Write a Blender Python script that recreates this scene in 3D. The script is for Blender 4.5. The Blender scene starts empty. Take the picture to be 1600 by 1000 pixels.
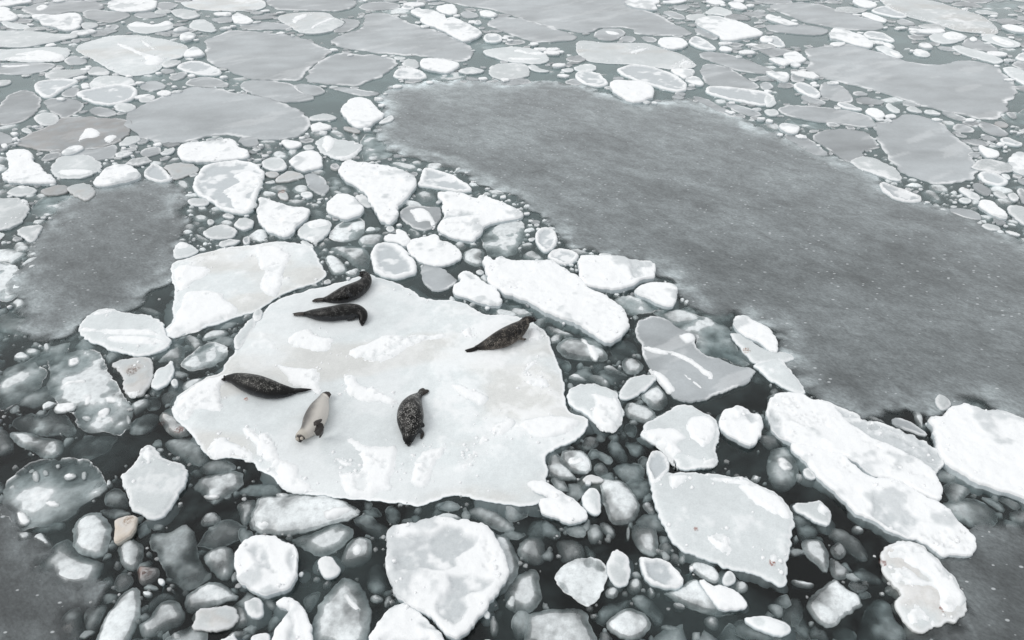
import bpy, bmesh, math, random
import numpy as np
from mathutils import Vector, kdtree
from mathutils.geometry import delaunay_2d_cdt

# ------------------------------------------------------------------ camera, sky, sun, exposure
SC = bpy.context.scene
W0, H0 = 1600.0, 1000.0
HFOV = math.radians(73.0)
PITCH = math.radians(38.0)
CAMH = 10.0
TANH = math.tan(HFOV / 2)
cam_d = bpy.data.cameras.new("camera")
cam = bpy.data.objects.new("camera", cam_d)
SC.collection.objects.link(cam)
cam_d.sensor_fit = 'HORIZONTAL'
cam_d.angle = HFOV
cam_d.clip_start = 0.05
cam_d.clip_end = 8000
cam.location = (0, 0, CAMH)
cam.rotation_euler = (math.pi / 2 - PITCH, 0, 0)
SC.camera = cam

SUN_EL, SUN_AZ = math.radians(50), math.radians(-100)     # azimuth from +Y, towards +X
w = bpy.data.worlds.new("World")
SC.world = w
w.use_nodes = True
nt = w.node_tree
nt.nodes.clear()
sky = nt.nodes.new('ShaderNodeTexSky')
sky.sky_type = 'NISHITA'
sky.sun_disc = False
sky.sun_elevation = SUN_EL
sky.sun_rotation = SUN_AZ
sky.air_density = 1.0
sky.dust_density = 4.0
hsv = nt.nodes.new('ShaderNodeHueSaturation')
hsv.inputs['Saturation'].default_value = 0.10
mixc = nt.nodes.new('ShaderNodeMix')
mixc.data_type = 'RGBA'
mixc.inputs[0].default_value = 0.8                      # overcast: mostly even cloud light
mixc.inputs[7].default_value = (7.7, 7.9, 8.05, 1)
bg = nt.nodes.new('ShaderNodeBackground')
bg.inputs['Strength'].default_value = 0.12
wo = nt.nodes.new('ShaderNodeOutputWorld')
nt.links.new(sky.outputs[0], hsv.inputs['Color'])
nt.links.new(hsv.outputs[0], mixc.inputs[6])
nt.links.new(mixc.outputs[2], bg.inputs['Color'])
nt.links.new(bg.outputs[0], wo.inputs['Surface'])

sl = bpy.data.lights.new("sun", 'SUN')
sl.energy = 0.9
sl.angle = math.radians(30)
sl.color = (1.0, 0.97, 0.93)
so = bpy.data.objects.new("sun", sl)
SC.collection.objects.link(so)
dirv = Vector((math.sin(SUN_AZ) * math.cos(SUN_EL), math.cos(SUN_AZ) * math.cos(SUN_EL), math.sin(SUN_EL)))
so.rotation_euler = dirv.to_track_quat('Z', 'Y').to_euler()
so.location = (0, 0, 30)

SC.view_settings.view_transform = 'Standard'
SC.view_settings.look = 'None'
SC.view_settings.gamma = 1.0
SC.view_settings.exposure = 0.0
SC.cycles.transparent_max_bounces = 24
SC.cycles.max_bounces = 6

# ------------------------------------------------------------------ camera geometry: photo pixel -> point on a level plane
CP, SP = math.cos(PITCH), math.sin(PITCH)
def unproj(u, v, z=0.0):
    x = (np.asarray(u, float) - W0 / 2) / (W0 / 2) * TANH
    y = (H0 / 2 - np.asarray(v, float)) / (W0 / 2) * TANH
    dx, dy, dz = x, y * SP + CP, y * CP - SP
    t = (z - CAMH) / dz
    return np.stack([dx * t, dy * t], -1)
def project(p):
    p = np.asarray(p, float)
    X, Y, Z = p[..., 0], p[..., 1], p[..., 2] - CAMH
    d = Y * CP - Z * SP
    up = Y * SP + Z * CP
    return np.stack([W0 / 2 + X / d / TANH * W0 / 2, H0 / 2 - up / d / TANH * W0 / 2], -1)
def px_per_m(xy, z=0.0):
    d = xy[1] * CP + (CAMH - z) * SP
    return W0 / 2 / TANH / d

# ------------------------------------------------------------------ numpy noise
def _hash(ix, iy, seed):
    h = (ix.astype(np.int64) * 374761393 + iy.astype(np.int64) * 668265263 + seed * 1442695041) & 0xffffffff
    h = ((h ^ (h >> 13)) * 1274126177) & 0xffffffff
    return ((h ^ (h >> 16)) & 0xffff) / 65535.0
def vnoise(x, y, seed=0):
    ix, iy = np.floor(x), np.floor(y)
    fx, fy = x - ix, y - iy
    sx = fx * fx * fx * (fx * (fx * 6 - 15) + 10); sy = fy * fy * fy * (fy * (fy * 6 - 15) + 10)
    a = _hash(ix, iy, seed); b = _hash(ix + 1, iy, seed); c = _hash(ix, iy + 1, seed); d = _hash(ix + 1, iy + 1, seed)
    return (a + (b - a) * sx) * (1 - sy) + (c + (d - c) * sx) * sy
def fbm(x, y, f, octs=4, seed=0, gain=0.5):
    s = 0; amp = 1; tot = 0
    ca, sa = math.cos(0.6), math.sin(0.6)
    x = x * f; y = y * f
    for o in range(octs):
        s = s + amp * vnoise(x, y, seed + o * 17); tot += amp; amp *= gain
        x, y = (ca * x - sa * y) * 2.03 + 7.1, (sa * x + ca * y) * 2.03 + 3.7
    return s / tot
def sstep(a, b, x):
    t = np.clip((x - a) / (b - a), 0, 1)
    return t * t * (3 - 2 * t)

# ------------------------------------------------------------------ materials
def new_mat(name):
    m = bpy.data.materials.new(name); m.use_nodes = True
    m.node_tree.nodes.clear()
    return m, m.node_tree.nodes, m.node_tree.links
def node(ns, t, **k):
    n = ns.new(t)
    for a, b in k.items():
        if a in ('operation', 'data_type', 'blend_type', 'noise_dimensions', 'feature', 'distance', 'attribute_name', 'normalize', 'invert', 'use_clamp'): setattr(n, a, b)
        else: n.inputs[a.replace('_', ' ')].default_value = b
    return n

def make_ice(name="ice_and_snow", clear=False):
    m, ns, ln = new_mat(name)
    out = ns.new('ShaderNodeOutputMaterial'); pr = ns.new('ShaderNodeBsdfPrincipled')
    col = node(ns, 'ShaderNodeAttribute', attribute_name='Col')
    sn = node(ns, 'ShaderNodeAttribute', attribute_name='snow')
    tc = ns.new('ShaderNodeNewGeometry')
    n1 = node(ns, 'ShaderNodeTexNoise', Scale=9.0, Detail=6.0, Roughness=0.65)
    n2 = node(ns, 'ShaderNodeTexNoise', Scale=38.0, Detail=3.0, Roughness=0.6)
    for n in (n1, n2): ln.new(tc.outputs['Position'], n.inputs['Vector'])
    # albedo mottling: strong on bare ice (bubbles, brine), weak on snow
    mr = node(ns, 'ShaderNodeMapRange'); mr.inputs['From Min'].default_value = .3; mr.inputs['From Max'].default_value = .7
    mr.inputs['To Min'].default_value = .95; mr.inputs['To Max'].default_value = 1.05
    ln.new(n1.outputs[0], mr.inputs[0])
    mr2 = node(ns, 'ShaderNodeMapRange'); mr2.inputs['From Min'].default_value = .3; mr2.inputs['From Max'].default_value = .7
    mr2.inputs['To Min'].default_value = .94; mr2.inputs['To Max'].default_value = 1.06
    ln.new(n2.outputs[0], mr2.inputs[0])
    mu = node(ns, 'ShaderNodeMath', operation='MULTIPLY'); ln.new(mr.outputs[0], mu.inputs[0]); ln.new(mr2.outputs[0], mu.inputs[1])
    mx = node(ns, 'ShaderNodeMix', data_type='FLOAT'); ln.new(sn.outputs['Fac'], mx.inputs[0]); ln.new(mu.outputs[0], mx.inputs[2]); mx.inputs[3].default_value = 1.0
    vm = node(ns, 'ShaderNodeVectorMath', operation='SCALE'); ln.new(col.outputs['Color'], vm.inputs[0]); ln.new(mx.outputs[0], vm.inputs['Scale'])
    ln.new(vm.outputs[0], pr.inputs['Base Color'])
    ro = node(ns, 'ShaderNodeMapRange'); ro.inputs['To Min'].default_value = .3; ro.inputs['To Max'].default_value = .9
    ln.new(sn.outputs['Fac'], ro.inputs[0]); ln.new(ro.outputs[0], pr.inputs['Roughness'])
    sp = node(ns, 'ShaderNodeMapRange'); sp.inputs['To Min'].default_value = .4; sp.inputs['To Max'].default_value = .1
    ln.new(sn.outputs['Fac'], sp.inputs[0]); ln.new(sp.outputs[0], pr.inputs['Specular IOR Level'])
    bs = node(ns, 'ShaderNodeMapRange'); bs.inputs['To Min'].default_value = .03; bs.inputs['To Max'].default_value = .35
    ln.new(sn.outputs['Fac'], bs.inputs[0])
    ad = node(ns, 'ShaderNodeMath', operation='MULTIPLY_ADD'); ln.new(n2.outputs[0], ad.inputs[0]); ad.inputs[1].default_value = .35; ln.new(n1.outputs[0], ad.inputs[2])
    bp = node(ns, 'ShaderNodeBump', Distance=0.05); ln.new(bs.outputs[0], bp.inputs['Strength']); ln.new(ad.outputs[0], bp.inputs['Height'])
    ln.new(bp.outputs[0], pr.inputs['Normal'])
    if clear:                                  # clear, water-logged ice: how milky it is comes with the mesh
        al = node(ns, 'ShaderNodeAttribute', attribute_name='milk')
        ma = node(ns, 'ShaderNodeMath', operation='MULTIPLY', use_clamp=True); ln.new(al.outputs['Fac'], ma.inputs[0]); ln.new(mr.outputs[0], ma.inputs[1])
        mr.inputs['To Min'].default_value = .88; mr.inputs['To Max'].default_value = 1.12
        tr = ns.new('ShaderNodeBsdfTransparent'); tr.inputs['Color'].default_value = (.97, .985, .985, 1)
        ms = ns.new('ShaderNodeMixShader'); ln.new(ma.outputs[0], ms.inputs[0]); ln.new(tr.outputs[0], ms.inputs[1]); ln.new(pr.outputs[0], ms.inputs[2]); ln.new(ms.outputs[0], out.inputs[0])
    else: ln.new(pr.outputs[0], out.inputs[0])
    return m

def make_nilas():
    m, ns, ln = new_mat("thin_dark_ice")
    out = ns.new('ShaderNodeOutputMaterial'); pr = ns.new('ShaderNodeBsdfPrincipled')
    col = node(ns, 'ShaderNodeAttribute', attribute_name='Col')
    tc = ns.new('ShaderNodeNewGeometry')
    m0 = ns.new('ShaderNodeMapping'); m0.inputs['Rotation'].default_value = (0, 0, math.radians(38)); ln.new(tc.outputs['Position'], m0.inputs[0])
    mp = ns.new('ShaderNodeMapping'); mp.inputs['Scale'].default_value = (.9, 1.4, 1); ln.new(m0.outputs[0], mp.inputs[0])
    n1 = node(ns, 'ShaderNodeTexNoise', Scale=1.9, Detail=9.0, Roughness=0.74, Distortion=.5)
    n3 = node(ns, 'ShaderNodeTexNoise', Scale=13.0, Detail=5.0, Roughness=0.75, Distortion=.2)
    ln.new(mp.outputs[0], n1.inputs['Vector']); ln.new(mp.outputs[0], n3.inputs['Vector'])
    a = node(ns, 'ShaderNodeMapRange'); a.inputs['From Min'].default_value = .32; a.inputs['From Max'].default_value = .70; a.inputs['To Min'].default_value = .72; a.inputs['To Max'].default_value = 1.5
    ln.new(n1.outputs[0], a.inputs[0])
    b = node(ns, 'ShaderNodeMapRange'); b.inputs['From Min'].default_value = .3; b.inputs['From Max'].default_value = .7; b.inputs['To Min'].default_value = .68; b.inputs['To Max'].default_value = 1.42
    ln.new(n3.outputs[0], b.inputs[0])
    n4 = node(ns, 'ShaderNodeTexNoise', Scale=.33, Detail=5.0, Roughness=0.6, Distortion=.3); ln.new(mp.outputs[0], n4.inputs['Vector'])
    c = node(ns, 'ShaderNodeMapRange'); c.inputs['From Min'].default_value = .35; c.inputs['From Max'].default_value = .68; c.inputs['To Min'].default_value = .8; c.inputs['To Max'].default_value = 1.42
    ln.new(n4.outputs[0], c.inputs[0])
    mu0 = node(ns, 'ShaderNodeMath', operation='MULTIPLY'); ln.new(a.outputs[0], mu0.inputs[0]); ln.new(b.outputs[0], mu0.inputs[1])
    mu = node(ns, 'ShaderNodeMath', operation='MULTIPLY'); ln.new(mu0.outputs[0], mu.inputs[0]); ln.new(c.outputs[0], mu.inputs[1])
    vm = node(ns, 'ShaderNodeVectorMath', operation='SCALE'); ln.new(col.outputs['Color'], vm.inputs[0]); ln.new(mu.outputs[0], vm.inputs['Scale'])
    # snow grains frozen on: two sizes of specks, clustered
    def specks(scale, rad, thr, sc2):
        m2 = ns.new('ShaderNodeMapping'); m2.inputs['Rotation'].default_value = (0, 0, math.radians(20)); m2.inputs['Scale'].default_value = (.6, 1., 1)
        ln.new(tc.outputs['Position'], m2.inputs[0])
        v = node(ns, 'ShaderNodeTexVoronoi', Scale=scale, Randomness=1.0); ln.new(m2.outputs[0], v.inputs['Vector'])
        sep = ns.new('ShaderNodeSeparateColor'); ln.new(v.outputs['Color'], sep.inputs[0])
        cl = node(ns, 'ShaderNodeTexNoise', Scale=sc2, Detail=3.0); ln.new(tc.outputs['Position'], cl.inputs['Vector'])
        s1 = node(ns, 'ShaderNodeMath', operation='ADD'); ln.new(sep.outputs[0], s1.inputs[0]); ln.new(cl.outputs[0], s1.inputs[1])
        s2 = node(ns, 'ShaderNodeMapRange'); s2.inputs['From Min'].default_value = thr; s2.inputs['From Max'].default_value = thr + .35; s2.inputs['To Min'].default_value = 0; s2.inputs['To Max'].default_value = rad
        ln.new(s1.outputs[0], s2.inputs[0])
        lt = node(ns, 'ShaderNodeMath', operation='SUBTRACT'); ln.new(s2.outputs[0], lt.inputs[0]); ln.new(v.outputs['Distance'], lt.inputs[1])
        r = node(ns, 'ShaderNodeMapRange'); r.inputs['From Min'].default_value = 0; r.inputs['From Max'].default_value = .08; ln.new(lt.outputs[0], r.inputs[0])
        return r.outputs[0]
    f1 = specks(2.9, .11, 1.10, .35); f2 = specks(8.5, .22, 1.04, .3)
    mxf = node(ns, 'ShaderNodeMath', operation='MAXIMUM'); ln.new(f1, mxf.inputs[0]); ln.new(f2, mxf.inputs[1])
    m5 = node(ns, 'ShaderNodeMath', operation='MULTIPLY'); ln.new(mxf.outputs[0], m5.inputs[0]); m5.inputs[1].default_value = .5
    mix = node(ns, 'ShaderNodeMix', data_type='RGBA'); ln.new(m5.outputs[0], mix.inputs[0]); ln.new(vm.outputs[0], mix.inputs[6]); mix.inputs[7].default_value = (.72, .75, .77, 1)
    ln.new(mix.outputs[2], pr.inputs['Base Color'])
    pr.inputs['Roughness'].default_value = .17; pr.inputs['Specular IOR Level'].default_value = .6
    bp = node(ns, 'ShaderNodeBump', Distance=0.01, Strength=.15); ln.new(n3.outputs[0], bp.inputs['Height']); ln.new(bp.outputs[0], pr.inputs['Normal'])
    al = node(ns, 'ShaderNodeAttribute', attribute_name='milk')
    tr = ns.new('ShaderNodeBsdfTransparent'); ms = ns.new('ShaderNodeMixShader')
    ln.new(al.outputs['Fac'], ms.inputs[0]); ln.new(tr.outputs[0], ms.inputs[1]); ln.new(pr.outputs[0], ms.inputs[2]); ln.new(ms.outputs[0], out.inputs[0])
    return m

def make_sea():
    m, ns, ln = new_mat("sea_water")
    out = ns.new('ShaderNodeOutputMaterial')
    tc = ns.new('ShaderNodeNewGeometry')
    n1 = node(ns, 'ShaderNodeTexNoise', Scale=3.0, Detail=3.0, Roughness=.5); ln.new(tc.outputs['Position'], n1.inputs['Vector'])
    bp = node(ns, 'ShaderNodeBump', Distance=0.006, Strength=.2); ln.new(n1.outputs[0], bp.inputs['Height'])
    gl = node(ns, 'ShaderNodeBsdfGlossy', Roughness=.07); gl.inputs['Color'].default_value = (1, 1, 1, 1); ln.new(bp.outputs[0], gl.inputs['Normal'])
    fr = node(ns, 'ShaderNodeFresnel', IOR=1.36)
    tr = ns.new('ShaderNodeBsdfTransparent')
    df = ns.new('ShaderNodeBsdfDiffuse'); df.inputs['Color'].default_value = (.36, .49, .50, 1)
    # frazil: thin milky slush drifting at the surface
    n2 = node(ns, 'ShaderNodeTexNoise', Scale=.55, Detail=7.0, Roughness=.62, Distortion=.5); ln.new(tc.outputs['Position'], n2.inputs['Vector'])
    mr = node(ns, 'ShaderNodeMapRange'); mr.inputs['From Min'].default_value = .44; mr.inputs['From Max'].default_value = .72; mr.inputs['To Min'].default_value = .008; mr.inputs['To Max'].default_value = .12
    ln.new(n2.outputs[0], mr.inputs[0])
    # half-frozen slush farther out; the ramp also paints in far sky reflection
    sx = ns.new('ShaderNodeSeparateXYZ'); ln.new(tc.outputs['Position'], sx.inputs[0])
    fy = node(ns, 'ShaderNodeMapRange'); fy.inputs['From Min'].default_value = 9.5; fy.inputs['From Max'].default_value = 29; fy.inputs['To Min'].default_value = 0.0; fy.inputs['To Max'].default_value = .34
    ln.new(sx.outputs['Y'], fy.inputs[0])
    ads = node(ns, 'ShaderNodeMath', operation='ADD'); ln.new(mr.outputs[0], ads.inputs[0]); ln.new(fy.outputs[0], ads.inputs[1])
    m1 = ns.new('ShaderNodeMixShader'); ln.new(ads.outputs[0], m1.inputs[0]); ln.new(tr.outputs[0], m1.inputs[1]); ln.new(df.outputs[0], m1.inputs[2])
    m2 = ns.new('ShaderNodeMixShader'); ln.new(fr.outputs[0], m2.inputs[0]); ln.new(m1.outputs[0], m2.inputs[1]); ln.new(gl.outputs[0], m2.inputs[2])
    ln.new(m2.outputs[0], out.inputs['Surface'])
    va = node(ns, 'ShaderNodeVolumeAbsorption', Density=5.0); va.inputs['Color'].default_value = (.20, .37, .385, 1)
    ln.new(va.outputs[0], out.inputs['Volume'])
    try: m.cycles.homogeneous_volume = True
    except Exception: pass
    return m
ICE, CLR, NIL, SEA = make_ice(), make_ice('clear_waterlogged_ice', True), make_nilas(), make_sea()

# ------------------------------------------------------------------ the sea
def link(o):
    SC.collection.objects.link(o); return o
bm = bmesh.new()
bmesh.ops.create_cube(bm, size=1)
for v_ in bm.verts:
    v_.co.x *= 400; v_.co.y *= 400; v_.co.z = 0.0 if v_.co.z > 0 else -3.0
me = bpy.data.meshes.new("sea"); bm.to_mesh(me); bm.free(); me.materials.append(SEA)
sea = link(bpy.data.objects.new("sea", me)); sea['kind'] = 'structure'

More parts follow.
